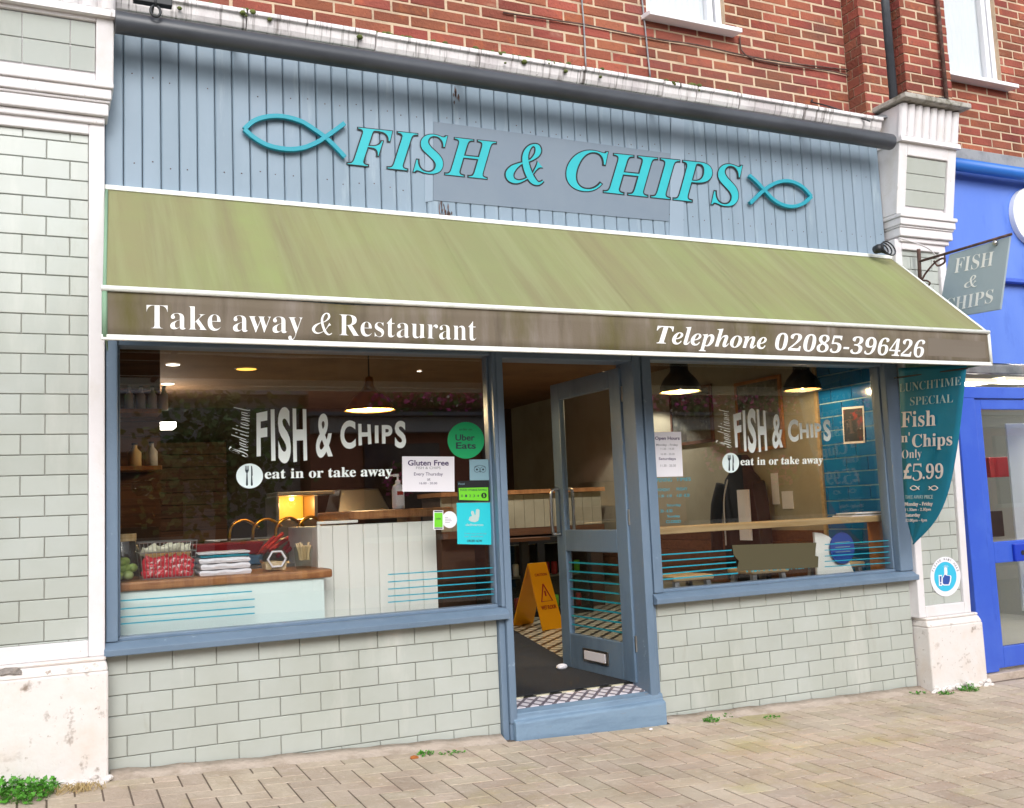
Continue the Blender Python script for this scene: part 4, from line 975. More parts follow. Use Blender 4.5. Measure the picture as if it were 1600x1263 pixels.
MB().box(3.55, 4.3, 3.72, 4.0, .30, .33).build('table_top', 'wood_dark', tbm)
for xx in (3.58, 3.98): MB().box(xx, xx + .08, 3.74, 3.80, -.5, .295).build('leg', 'black_card', tbm)

# ------------------------------------------------------------------ awning
aw = thing('awning', (2.6, -.4, 1.45), 'sloping green stained canvas awning with white edging over the shopfront', 'awning')
aL, aR = -.125, 5.37; fY, fZ = -.80, 1.675; tY, tZ = -.02, 2.385; lowZ = 1.462
NX, NS = 300, 16
FOLDS = [(random.uniform(.02, .98), random.uniform(-.03, .06), random.uniform(.003, .009), random.uniform(-.011, .011)) for _ in range(34)]
def sag(u, v): # slight fall of the cloth between the arms
    s = .012 * math.sin(math.pi * v) * (1 + .6 * math.sin(u * 37)) + .004 * math.sin(u * 11 + v * 3)
    for c, k, w, a in FOLDS: s += a * math.exp(-((u - c - k * v) / w) ** 2) * math.sin(math.pi * min(1, v * 1.05))
    return s
cv = MB(); vs = []
for j in range(NS + 1):
    v = j / NS
    for i in range(NX + 1):
        u = i / NX; xl = (aL + .035) * (1 - v) + (aL - .02) * v
        x = xl + (aR - xl) * u
        vs.append((x, tY + (fY - tY) * v - sag(u, v) * .6, tZ + (fZ - tZ) * v - sag(u, v) * .7))
cv.add(vs, [(j * (NX + 1) + i, j * (NX + 1) + i + 1, (j + 1) * (NX + 1) + i + 1, (j + 1) * (NX + 1) + i) for j in range(NS) for i in range(NX)])
can_ = cv.build('canopy', 'canvas', aw, smooth=True); sm = can_.modifiers.new('thickness', 'SOLIDIFY'); sm.thickness = .004
def cloth_y(u, v): return fY - .004 + .012 * math.sin(u * 21) * v * (1 - v) * 2 + .004 * math.sin(u * 67) * (1 - v) * v * 3
def on_cloth(mb):   # print follows the folds of the valance
    mb.v = [(x, cloth_y((x - aL + .02) / (aR - aL + .02), min(1, max(0, (fZ - z) / (fZ - lowZ)))) - .0035 + (y_ - VY), z) for x, y_, z in mb.v]; return mb
for u in (.16, .33, .5, .67, .84):
    sm_ = MB()
    pts = []
    for j in range(NS + 1):
        v = j / NS; xl = (aL + .035) * (1 - v) + (aL - .02) * v; pts.append((xl + (aR - xl) * u, tY + (fY - tY) * v - sag(u, v) * .6, tZ + (fZ - tZ) * v - sag(u, v) * .7))
    a_ = [Vector(p) + Vector((-.011, -.0035, .004)) for p in pts]; b_ = [Vector(p) + Vector((.011, -.0035, .004)) for p in pts]
    sm_.add(a_ + b_, [(i, i + 1, NS + 2 + i, NS + 1 + i) for i in range(NS)])
    sm_.build('seam', 'canvas', can_)
va = MB(); vs = []
for j in range(5):
    v = j / 4
    for i in range(NX + 1):
        u = i / NX; x = aL - .02 + (aR - aL + .02) * u
        y = cloth_y(u, v)
        droop = -.018 * math.exp(-((u - .2) / .07) ** 2) * (1 - v)
        vs.append((x, y, fZ + droop + (lowZ - fZ) * v))
va.add(vs, [(j * (NX + 1) + i, j * (NX + 1) + i + 1, (j + 1) * (NX + 1) + i + 1, (j + 1) * (NX + 1) + i) for j in range(4) for i in range(NX)])
val = va.build('valance', 'valance', aw, smooth=True); sm = val.modifiers.new('thickness', 'SOLIDIFY'); sm.thickness = .003
ed = MB()
ed.tube([(aL - .03, fY - .012, fZ + .004), (aR + .005, fY - .012, fZ + .004)], .0135, 8)
ed.build('front_edging', 'white_trim', aw, smooth=True)
MB().box(aL - .03, aR + .01, fY - .014, fY + .006, lowZ - .012, lowZ + .012).build('hem', 'white_trim', aw, bevel=.003)
MB().box(aL + .02, aR, tY - .025, tY + .02, tZ - .012, tZ + .014).build('top_edging', 'white_trim', aw, bevel=.003)
sd = MB(); sd.prism([(aR, tY, tZ), (aR, fY, fZ), (aR, fY, lowZ), (aR, tY - .02, lowZ + .0)], (.004, 0, 0)); sd.build('side_panel', 'canvas_side', aw)
sd = MB(); sd.prism([(aL + .03, tY, tZ - .01), (aL - .012, fY, fZ), (aL - .012, fY, lowZ), (aL + .02, tY - .35, lowZ + .01)], (-.004, 0, 0)); sd.build('side_panel', 'canvas_side', aw)
se = MB(); se.tube([(aR + .006, tY, tZ), (aR + .006, fY, fZ)], .011, 6); se.tube([(aR + .006, fY - .006, fZ), (aR + .006, fY - .006, lowZ)], .011, 6); se.build('side_edging', 'white_trim', aw, smooth=True)
se = MB(); se.tube([(aL + .03, tY - .03, tZ - .02), (aL - .016, fY, fZ)], .009, 6); se.tube([(aL - .016, fY - .006, fZ), (aL - .016, fY - .006, lowZ)], .012, 6); se.build('side_edging', 'canvas_side', aw, smooth=True)
MB().box(aL, aR - .02, -.78, -.74, 1.47, 1.51).build('front_bar', 'white_trim', aw)
arm = MB()
for xx in (.2, 2.55, 4.9): arm.tube([(xx, -.03, 1.75), (xx + .1, -.4, 1.62), (xx, -.76, 1.49)], .016, 8)
arm.build('folding_arm', 'metal_black', aw)
VY = fY - .012
pv = lambda x, y: P(x, y, VY)
f = zoomed(200, 460, 2.6667)
tx = MB(); text(tx, 'Take away', [pv(*f(78, 43)), pv(*f(728, 66)), pv(*f(728, 193)), pv(*f(78, 170))], 'bold', -.012); on_cloth(tx).build('lettering', 'white_vinyl', val); tx = MB()
put(tx, amp_mesh(0, .62), [pv(*f(762, 74)), pv(*f(855, 77)), pv(*f(855, 174)), pv(*f(762, 171))], .001, .0015); on_cloth(tx).build('lettering', 'white_vinyl', val); tx = MB()
text(tx, 'Restaurant', [pv(*f(880, 84)), pv(*f(1452, 106)), pv(*f(1452, 193)), pv(*f(880, 172))], 'bold', -.012); on_cloth(tx).build('lettering', 'white_vinyl', val); tx = MB()
f = zoomed(1000, 480, 3.3333)
text(tx, 'Telephone', [pv(*f(85, 94)), pv(*f(665, 124)), pv(*f(665, 246)), pv(*f(85, 217))], 'bi', 0)
on_cloth(tx).build('lettering', 'white_vinyl', val)
tx2 = MB()
num = '02085-396426'
def digit_row():
    # upright bold numerals slanted like the rest of the line
    m_ = glyphs(num, 'bold', -.004); sh = .10 * 0
    vs = [(u + (v - .5) * .022, v, z) for u, v, z in m_[0]]
    return vs, m_[1]
put(tx2, digit_row(), [pv(*f(712, 131)), pv(*f(1482, 171)), pv(*f(1482, 264)), pv(*f(712, 223))], .001, .0015)
on_cloth(tx2).build('telephone_number', 'white_vinyl', val)
q = [P(1450, 528, fY - .0085), P(1540, 534, fY - .0085), P(1541, 560, fY - .0085), P(1450, 556, fY - .0085)]
pp_ = MB()
for i in range(12):
    a_, b_ = q[0].lerp(q[1], i / 12), q[0].lerp(q[1], (i + 1) / 12); d_, c_ = q[3].lerp(q[2], i / 12), q[3].lerp(q[2], (i + 1) / 12)
    pp_.add([Vector((p.x, VY - .0005, p.z)) for r0, r1 in ((0, .34), (.34, .67), (.67, 1)) for p in (a_.lerp(d_, r0), b_.lerp(c_, r0), b_.lerp(c_, r1), a_.lerp(d_, r1))], [(4 * k, 4 * k + 1, 4 * k + 2, 4 * k + 3) for k in range(3)])
on_cloth(pp_).build('plain_patch', 'valance_patch', val)

# ------------------------------------------------------------------ signs on the boards
pf = lambda Y: (lambda x, y: P(x, y, Y))
p0 = pf(-.0045)
sp_ = MB().prism([p0(678, 190), p0(1048, 240), p0(1045, 346), p0(677, 313)], (0, .0040, 0))
tag(sp_.build('sign_board', 'sign_panel'), 'plain blue grey panel fixed behind the middle of the turquoise lettering', 'board')
o = MB().prism([p0(1049, 184), p0(1069, 188), p0(1068, 372), p0(1046, 368)], (0, .0036, 0)).build('cover_strip', 'sign_strip'); tag(o, 'tall pale blue strip right of the plain blue grey panel', 'strip', 'pale strips beside the panel')
o = MB().prism([p0(664, 176), p0(676, 176), p0(676, 314), p0(664, 316)], (0, .0036, 0)).build('cover_strip', 'sign_strip'); tag(o, 'short pale blue strip left of the plain blue grey panel', 'strip', 'pale strips beside the panel')
lt = thing('sign_lettering', (2.9, -.02, 2.6), 'turquoise black edged italic FISH & CHIPS lettering across the blue boards', 'sign lettering')
pl_ = pf(-.0052)
def sign_word(word, quad, off):
    # each letter its own part, laid out with the spacing of the whole word
    full = style_text(word, 'bi')
    def ext(s):
        c = bpy.data.curves.new('m', 'FONT'); c.body = s; o = bpy.data.objects.new('m', c); COL.objects.link(o); bpy.context.view_layer.update()
        e = o.evaluated_get(bpy.context.evaluated_depsgraph_get()); me = e.to_mesh(); xs = [v.co.x for v in me.vertices]; ys = [v.co.y for v in me.vertices]
        r = (min(xs), max(xs), min(ys), max(ys)); e.to_mesh_clear(); bpy.data.objects.remove(o); bpy.data.curves.remove(c); return r
    W = ext(full); tl, tr, br, bl = quad
    for i, ch in enumerate(word):
        pre = ext(full[:i + 1]); one = ext(full[i]); x1 = pre[1]; x0 = x1 - (one[1] - one[0])
        if i == 0: x0 = pre[0]; x1 = x0 + one[1] - one[0]
        u0, u1 = (x0 - W[0]) / (W[1] - W[0]), (x1 - W[0]) / (W[1] - W[0]); v0, v1 = (one[2] - W[2]) / (W[3] - W[2]), (one[3] - W[2]) / (W[3] - W[2])
        def at(u, v): return (bl * (1 - u) + br * u) * (1 - v) + (tl * (1 - u) + tr * u) * v
        q = [at(u0, v1), at(u1, v1), at(u1, v0), at(u0, v0)]
        o = text(MB(), ch, q, 'bi', -.006, .0015, .001).build('letter', 'turquoise', lt)
        k_ = .016; du = k_ / (one[1] - one[0]); dv = k_ / (one[3] - one[2])
        cx = sum(q, Vector()) / 4
        def grow(u, v): return at(u0 + (u1 - u0) * u, v0 + (v1 - v0) * v)
        q2 = [grow(-du, 1 + dv), grow(1 + du, 1 + dv), grow(1 + du, -dv), grow(-du, -dv)]
        text(MB(), ch, q2, 'bi', k_, 0, .0012).build('outline', 'black', o)
sign_word('FISH', [pl_(543, 196.5), pl_(775, 221), pl_(775, 283), pl_(543, 258)], 0)
sign_word('CHIPS', [pl_(884.7, 231.6), pl_(1159.7, 259), pl_(1159.7, 325), pl_(884.7, 296)], 0)
f = zoomed(780, 200, 11.483); q = [pl_(*f(100, 285)), pl_(*f(835, 285)), pl_(*f(835, 1040)), pl_(*f(100, 1040))]
o = put(MB(), amp_mesh(-6), q, .0016, .001).build('letter', 'turquoise', lt)
put(MB(), amp_mesh(20), q, .0, .001).build('outline', 'black', o)

def fish(pts_list, label):
    b = MB()
    for k_, pts in enumerate(pts_list): band(b, smooth_path([P(x, y, -.03) for x, y in pts], 8), .026, -.040 - .0012 * k_, -.016)
    o = b.build('fish_symbol', 'turq_fish', bevel=.002); tag(o, label, 'fish symbol', 'turquoise fish outlines')
f = zoomed(360, 150, 3.2)
fish([[f(*p) for p in ((68, 168), (120, 125), (190, 105), (265, 105), (350, 128), (420, 170), (478, 213), (530, 262), (572, 308))], [f(*p) for p in ((68, 168), (120, 212), (190, 250), (280, 268), (360, 262), (430, 235), (478, 205), (530, 168), (570, 138))]], 'turquoise fish outline with its nose to the left, left of the lettering')
f = zoomed(820, 170, 3.2)
fish([[f(*p) for p in ((1432, 440), (1390, 395), (1340, 368), (1290, 363), (1240, 378), (1190, 412), (1155, 445), (1125, 474))], [f(*p) for p in ((1432, 440), (1390, 475), (1340, 490), (1290, 483), (1240, 455), (1195, 408), (1155, 365), (1120, 334))]], 'smaller turquoise fish outline with its nose to the right, right of the lettering')

# roller tube, hook, cables, pipes
pz = 3.213; o = thing('roller_tube', (2.6, -.20, pz), 'long dark grey tube running under the white cornice above the blue boards', 'tube')
MB().tube([(-.062 + 5.35 * i / 8, -.20, pz) for i in range(9)], .058, 24).build('tube_body', 'pole', o, smooth=True, bevel=.004)
MB().lathe((-.07, -.2, pz), [(.0, 0)], 3) 
cl = MB()
for xx in (.55, 1.9, 3.3, 4.6): cl.box(xx, xx + .02, -.20, .0, pz + .045, pz + .066)
cl.build('bracket', 'metal_black', o)
hk = P(243, 9, -.285); b = MB(); b.tube([(hk.x + .024 * math.sin(R(a)), -.285, hk.z - .03 + .03 * math.cos(R(a))) for a in range(20, 341, 20)], .007, 8); b.tube([(hk.x, -.285, hk.z + .0), (hk.x, -.285, hk.z + .05), (hk.x, .02, hk.z + .055)], .006, 6)
tag(b.build('hanging_hook', 'metal_black', smooth=True), 'black iron ring hook hanging under the cornice at the left', 'hook')
br = MB(); q0 = P(208, -1, -.26); br.box(q0.x, q0.x + .19, -.28, -.235, q0.z - .012, q0.z + .03)
tag(br.build('wall_bracket', 'metal_black', bevel=.004), 'flat dark bracket above the ring hook at the top left', 'bracket')
def cable(name, pts, r, m, label, group=None):
    o = MB().tube(smooth_path(pts, 6), r, 6).build(name, m, smooth=True); tag(o, label, 'cable', group); return o
f = zoomed(900, 0, 2.2857)
cable('cable', [P(*f(x, y), .135) for x, y in ((-260, 45), (-60, 75), (30, 88), (150, 112), (300, 142), (430, 160), (590, 196), (760, 225), (975, 250))], .006, 'metal_rust', 'brown cable clipped along the brickwork below the upper window')
cable('cable', [P(*f(x, y), .135) for x, y in ((585, 130), (590, 175), (620, 205), (700, 225), (800, 240), (900, 252), (975, 270))], .006, 'metal_rust', 'short drooping cable on the bricks right of the upper window')
cable('cable', [P(*f(x, y), .135) for x, y in ((20, -10), (28, 90), (35, 235))], .006, 'lead', 'thin grey cable running down the bricks onto the cornice, left one')
cable('cable', [P(*f(x, y), .135) for x, y in ((235, -10), (245, 80), (255, 180), (265, 275))], .006, 'lead', 'thin grey cable running down the bricks below the upper window sill')
dp = thing('downpipe', (5.6, .06, 3.5), 'black drainpipe in the recess between the two brick piers', 'pipe')
MB().tube([(5.605, .05, 3.50), (5.605, .05, 6.1)], .046, 16).build('pipe_body', 'pole', dp, smooth=True)
MB().lathe((5.605, .05, 3.56), [(.056, 0), (.056, .09)], 16).build('collar', 'pole', dp)
q = P(1472, 100, -.04); tp = thing('thin_pipe', (q.x, -.05, 3.55), 'thin brown pipe running up the brick pier beside the white window', 'pipe')
MB().tube([(q.x, -.05, 3.54), (q.x, -.05, 6.1)], .017, 10).build('pipe_body', 'metal_rust', tp, smooth=True)
MB().box(q.x - .09, q.x + .02, -.065, -.02, 3.66, 3.72).build('valve', 'metal_black', tp, bevel=.006)
cc = P(1382, 388, -.16); b = MB()
for i in range(4):
    r = .028 + .01 * i; b.tube([(cc.x + .012 * i + r * math.cos(R(a)), -.13 - .012 * i + r * .4 * math.sin(R(a * 1.0)), cc.z + r * math.sin(R(a))) for a in range(0, 361, 24)], .0055, 6)
b.lathe((cc.x - .03, -.16, cc.z), [(.03, 0), (.035, .02), (.03, .06)], 12, 'Y')
tag(b.build('cable_coil', 'metal_black', smooth=True), 'coiled black cable and lamp on the boards beside the right pilaster', 'cable coil')
cable('cable', [P(1360, 190, -.16), P(1300, 168, -.02), P(1270, 160, .13), P(1270, 156, .14)], .006, 'metal_black', 'black cable dipping behind the cornice beside the stone cap')
cable('cable', [P(1405, 372, -.17), P(1425, 378, -.17), P(1450, 388, -.13), P(1462, 400, -.10)], .006, 'white_paint', 'white cable under the right pilaster moulding')

# hanging sign on its iron bracket
SX = 5.56; pxs = lambda x, y: PX(x, y, SX)
f = zoomed(1340, 120, 2.4308)
hs_ = thing('hanging_sign', (SX, -.4, 2.2), 'grey green FISH & CHIPS board hanging from an iron bracket on the right pilaster', 'hanging sign')
c4 = [pxs(*f(348, 676)), pxs(*f(578, 606)), pxs(*f(541, 884)), pxs(*f(302, 925))]
MB().prism(c4, (.018, 0, 0)).build('board', 'hang_board', hs_, bevel=.003)
im = MB()
text(im, 'FISH', [pxs(*f(374, 690)), pxs(*f(520, 662)), pxs(*f(512, 718)), pxs(*f(366, 748))], 'bold', -.01)
put(im, amp_mesh(0, .7), [pxs(*f(405, 760)), pxs(*f(458, 750)), pxs(*f(456, 798)), pxs(*f(402, 808))], .001, .0015)
text(im, 'CHIPS', [pxs(*f(335, 845)), pxs(*f(518, 806)), pxs(*f(512, 858)), pxs(*f(328, 900))], 'bold', -.01)
im.build('lettering', 'white_vinyl', hs_)
ik = MB(); t0, t1 = pxs(*f(235, 702)), pxs(*f(585, 598))
ik.tube([t0, t1], .010, 8); 
for px_ in (330, 525): a = pxs(*f(px_, 702 - (px_ - 235) * .297)); ik.tube([a, a - Vector((0, 0, .05))], .006, 6)
vb0, vb1 = pxs(*f(232, 655)), pxs(*f(238, 800)); ik.tube([vb0, vb1], .014, 6)
ik.tube(smooth_path([pxs(*f(x, y)) for x, y in ((240, 780), (260, 745), (295, 705), (325, 690), (330, 705), (305, 718), (290, 700))], 6), .008, 6)
ik.tube(smooth_path([pxs(*f(x, y)) for x, y in ((240, 775), (262, 775), (275, 785), (262, 798), (255, 785))], 6), .007, 6)
ik.build('bracket', 'metal_rust', hs_, smooth=True)
MB().sphere(pxs(*f(527, 632)) - Vector((.012, 0, 0)), .02, 10, 6).build('bolt', 'steel', hs_, smooth=True)

# feather banner
BX = 5.17; pxb = lambda x, y: PX(x, y, BX)
f = zoomed(1380, 560, 3.9455)
bn = thing('banner', (BX, -.3, .6), 'teal tapering cloth banner with LUNCHTIME SPECIAL prices beside the right window', 'banner')
left = smooth_path([(95, 60, 0), (100, 250, 0), (112, 500, 0), (130, 800, 0), (150, 990, 0), (185, 1145, 0)], 5); right = smooth_path([(515, 40, 0), (502, 200, 0), (482, 400, 0), (450, 600, 0), (398, 830, 0), (315, 1010, 0), (188, 1147, 0)], 4)
def samp(p, t): i = min(int(t * (len(p) - 1)), len(p) - 2); return p[i].lerp(p[i + 1], t * (len(p) - 1) - i)
vs = []; n1, n2 = 28, 10
for i in range(n1 + 1):
    l_, r2 = samp(left, i / n1), samp(right, i / n1)
    for k in range(n2 + 1):
        p = l_.lerp(r2, k / n2); q = pxb(*f(p.x, p.y)); vs.append((q.x + .006 * math.sin(k * .9 + i * .25), q.y, q.z))
b = MB().add(vs, [(i * (n2 + 1) + k, i * (n2 + 1) + k + 1, (i + 1) * (n2 + 1) + k + 1, (i + 1) * (n2 + 1) + k) for i in range(n1) for k in range(n2)])
o = b.build('cloth', 'banner', bn, smooth=True); sm = o.modifiers.new('thickness', 'SOLIDIFY'); sm.thickness = .003
def btext(rows, m_, nm):
    for s, x0, y0, x1, y1, sl, st_, of in rows:
        b = MB(); text(b, s, [pxb(*f(x0, y0)), pxb(*f(x1, y0 + sl * (x1 - x0))), pxb(*f(x1, y1 + sl * (x1 - x0))), pxb(*f(x0, y1))], st_, of, .0095, .0015); b.build(nm, m_, bn)
btext([('LUNCHTIME', 105, 158, 486, 210, -.12, 'bold', -.014), ('SPECIAL', 173, 240, 436, 292, -.075, 'bold', -.014)], 'banner_ink2', 'heading')
btext([('Fish', 118, 330, 330, 428, -.055, 'bold', 0), ("n'", 118, 458, 170, 518, -.03, 'bold', 0), ('Chips', 185, 470, 432, 572, -.055, 'bold', 0), ('Only', 122, 566, 243, 634, -.06, 'bold', -.015), ('£', 132, 650, 182, 745, -.03, 'bold', .02), ('5', 188, 650, 246, 755, -.03, 'bold', -.02), ('.99', 250, 650, 376, 745, -.03, 'bold', 0),
       ('Monday - Friday', 140, 888, 312, 918, -.02, 'sans', .02), ('11.30am - 2.30pm', 143, 924, 300, 948, -.02, 'sans', 0), ('Saturday', 145, 956, 234, 984, -.02, 'sans', .02), ('12.00pm - 4pm', 147, 990, 276, 1014, -.02, 'sans', 0)], 'banner_ink', 'price_text')
btext([('TAKE AWAY PRICE', 142, 845, 312, 868, -.015, 'sans', 0)], 'banner_ink2', 'small_text')
fi = MB()
for cx, sg in ((200, 1), (315, -1)):
    for up in (1, -1):
        pts = [pxb(*f(cx - sg * 28, 800)), pxb(*f(cx - sg * 14, 800 - up * 11)), pxb(*f(cx, 800 - up * 12)), pxb(*f(cx + sg * 14, 800 - up * 4)), pxb(*f(cx + sg * 28, 800 + up * 10))]
        fi.tube([p + Vector((-.009, 0, 0)) for p in smooth_path(pts, 4)], .0035, 5)
fi.build('fish_mark', 'banner_ink', bn)
MB().tube([pxb(*f(70, 122)), pxb(*f(520, 62))], .006, 6).build('rod', 'metal_black', bn)

# round thumbs-up sticker on the right pilaster
f = zoomed(1440, 860, 15.7875); ps = pf(-.0605)
rs = thing('round_sticker', ps(*f(585, 650)), 'round white and cyan thumbs up sticker on the tiles of the right pilaster', 'sticker')
MB().prism(ellipse(f, 585, 650, 372, 490, ps), (0, -.002, 0)).build('white_disc', 'paper', rs)
MB().prism(ellipse(f, 585, 650, 275, 365, pf(-.0628)), (0, -.001, 0)).build('cyan_disc', 'sticker_blue', rs)
ring = MB(); p6 = pf(-.0630); word = 'PLEASE WAIT HERE'
for i, chh in enumerate(word):
    if chh == ' ': continue
    an = R(-160 + 140 * i / (len(word) - 1)); cx, cy = 585 + 325 * math.cos(an), 650 + 430 * math.sin(an); tx_, ty_ = -math.sin(an), math.cos(an)
    w_, h_ = 18, 26; ux, uy = tx_ * w_, ty_ * w_; vx, vy = math.cos(an) * h_, math.sin(an) * h_
    text(ring, chh, [p6(*f(cx - ux + vx, cy - uy + vy)), p6(*f(cx + ux + vx, cy + uy + vy)), p6(*f(cx + ux - vx, cy + uy - vy)), p6(*f(cx - ux - vx, cy - uy - vy))], 'sans', .01, 0, .0008)
ring.build('ring_text', 'ink_grey', rs)
th_ = MB(); p5 = pf(-.0641)
hand = [(520, 690), (545, 655), (570, 600), (565, 480), (585, 455), (620, 470), (628, 560), (620, 625), (690, 630), (705, 660), (695, 760), (665, 840), (560, 842), (525, 820)]
big = [(585 + (x - 600) * 1.28 + 15, 690 + (y - 690) * 1.18) for x, y in hand]
w0 = MB(); w0.prism([p5(*f(x, y)) for x, y in big], (0, -.0006, 0)); w0.prism([p5(*f(x, y)) for x, y in ((420, 610), (500, 610), (505, 880), (430, 880))], (0, -.0006, 0))
for a in (-60, -30, 0, 30, 60): w0.prism([p5(*f(597 + math.sin(R(a)) * 40 + d_[0] , 440 - math.cos(R(a)) * 40 + d_[1])) for d_ in ((-8, 0), (math.sin(R(a)) * 45, -math.cos(R(a)) * 45), (8, 0))], (0, -.0006, 0))
w0.build('white_hand', 'paper', rs)
p5 = pf(-.0649); th_.prism([p5(*f(x, y)) for x, y in hand if y > 560], (0, -.0006, 0)); th_.prism([p5(*f(x, y)) for x, y in ((445, 640), (490, 640), (485, 790), (455, 790))], (0, -.0006, 0)); th_.prism(ellipse(f, 470, 830, 20, 22, p5, 14), (0, -.0006, 0)); th_.build('blue_hand', 'navy', rs)

# ------------------------------------------------------------------ vinyl and papers on the glass
VG = GY - .0008
pg = pf(VG)
def window_vinyl(f, letters, script, badge, slogan, fork, label):
    o = thing('window_lettering', pg(*f(*badge[:2])), label, 'window lettering', 'vinyl lettering on the shop windows')
    for ch, *q in letters:
        text(MB(), ch, [pg(*f(*p)) for p in q], 'sans', .035 if ch != '&' else .02, 0, .001).build('letter', 'win_vinyl', o)
    text(MB(), 'Traditional', [pg(*f(*p)) for p in script], 'script', -.012, 0, .001).build('script_word', 'win_vinyl', o)
    bd = MB().prism(ellipse(f, *badge, pg), (0, -.001, 0)).build('badge', 'badge_vinyl', o)
    x0, y0, x1, y1 = fork; p2 = pf(VG - .0013); fk = MB(); w_ = x1 - x0; h_ = y1 - y0
    def fp(u, v): return p2(*f(x0 + u * w_, y0 + v * h_))
    fk.prism([fp(*p) for p in ((0, .0), (.06, .0), (.08, .2), (.12, .2), (.13, .0), (.19, .0), (.20, .2), (.24, .2), (.25, 0), (.31, 0), (.32, .2), (.36, .2), (.38, 0), (.44, 0), (.46, .22), (.36, .33), (.30, .36), (.36, .95), (.28, 1), (.16, 1), (.10, .95), (.16, .36), (.08, .33), (-.02, .22))], (0, -.0006, 0))
    fk.prism([fp(*p) for p in ((.74, .0), (.86, .02), (.92, .2), (.94, .48), (.88, .52), (.96, .95), (.88, 1.0), (.76, 1.0), (.70, .95), (.74, .52))], (0, -.0006, 0))
    fk.build('fork_and_knife', 'ink', bd)
    text(MB(), 'eat in or take away', [pg(*f(*p)) for p in slogan], 'bold', .006, 0, .001).build('slogan', 'win_vinyl', o)
f = zoomed(340, 620, 5)
window_vinyl(f, [('F', (303, 130), (388, 112), (388, 460), (305, 468)), ('I', (414, 100), (444, 98), (453, 500), (420, 502)), ('S', (470, 85), (565, 78), (575, 520), (475, 522)), ('H', (585, 92), (692, 98), (700, 498), (592, 512)), ('&', (770, 135), (900, 128), (900, 470), (768, 480)),
                 ('C', (958, 190), (1076, 183), (1080, 405), (960, 412)), ('H', (1098, 212), (1195, 218), (1202, 370), (1102, 382)), ('I', (1228, 225), (1256, 225), (1258, 362), (1230, 364)), ('P', (1283, 222), (1365, 222), (1365, 366), (1285, 368)), ('S', (1385, 190), (1468, 188), (1474, 402), (1385, 402))],
             [(85, 440), (115, 80), (255, 85), (235, 475)], (250, 620, 105, 97), [(368, 566), (1365, 541), (1365, 641), (368, 664)], (215, 540, 278, 696), 'white Traditional FISH & CHIPS lettering on the large window')
f = zoomed(1100, 610, 5)
window_vinyl(f, [('F', (228, 190), (288, 172), (295, 440), (245, 448)), ('I', (300, 158), (320, 156), (333, 476), (314, 478)), ('S', (338, 145), (403, 140), (410, 488), (345, 492)), ('H', (412, 148), (478, 160), (495, 470), (428, 484)), ('&', (530, 190), (612, 185), (618, 448), (535, 458)),
                 ('C', (652, 233), (735, 225), (740, 400), (660, 408)), ('H', (745, 255), (815, 262), (818, 372), (752, 384)), ('I', (828, 262), (850, 262), (855, 368), (834, 370)), ('P', (862, 258), (915, 258), (918, 368), (870, 370)), ('S', (930, 232), (985, 228), (993, 395), (935, 400))],
             [(90, 430), (110, 150), (192, 150), (215, 452)], (208, 567, 66, 78), [(285, 527), (928, 512), (928, 590), (285, 604)], (186, 506, 236, 630), 'smaller looking white Traditional FISH & CHIPS lettering on the right window')
def stripes(f, x0, ys0, x1, ys1, t, label):
    b = MB()
    for a, c in zip(ys0, ys1):
        xe = x1[ys0.index(a)] if isinstance(x1, list) else x1
        p, q = pg(*f(x0, a)), pg(*f(xe, c)); b.prism([p + Vector((0, 0, t)), q + Vector((0, 0, t)), q - Vector((0, 0, t)), p - Vector((0, 0, t))], (0, -.001, 0))
    tag(b.build('stripe_decal', 'teal_vinyl'), label, 'decal', 'teal stripes on the glass')
f = zoomed(140, 880, 3.5075); stripes(f, 160, [208, 253, 298, 335], [890, 905, 905, 905], [155, 197, 240, 275], .0032, 'four teal stripes at the left of the large window')
f = zoomed(600, 560, 3.16); stripes(f, 20, [1068, 1105, 1140, 1175, 1205], 552, [1033, 1068, 1103, 1138, 1163], .0032, 'five teal stripes at the door end of the large window')
f = zoomed(1000, 540, 3.007); stripes(f, 78, [985, 1015, 1047, 1077, 1102], [430, 440, 450, 455, 460], [962, 990, 1018, 1043, 1070], .004, 'five teal stripes at the door end of the right window')
stripes(f, 868, [935, 962, 990, 1015, 1040], 1192, [915, 942, 968, 995, 1020], .003, 'five teal stripes at the pilaster end of the right window')
po = pf(VG - .0025)
o = MB().prism([po(*f(x, y)) for x, y in ((432, 938), (828, 926), (822, 988), (838, 992), (836, 1043), (455, 1060), (464, 1012), (440, 985))], (0, -.001, 0)).build('cover_vinyl', 'olive_vinyl'); tag(o, 'olive brown vinyl patch on the lower right window', 'vinyl patch')
o = text(MB(), 'FISH KITCHEN', [pg(*f(500, 1010)), pg(*f(795, 995)), pg(*f(795, 1048)), pg(*f(500, 1066))], 'sans', .01, 0, .001).build('hidden_lettering', 'teal_vinyl'); tag(o, 'teal lettering peeping out under the olive brown patch', 'window lettering')
f = zoomed(150, 520, 2.4292)

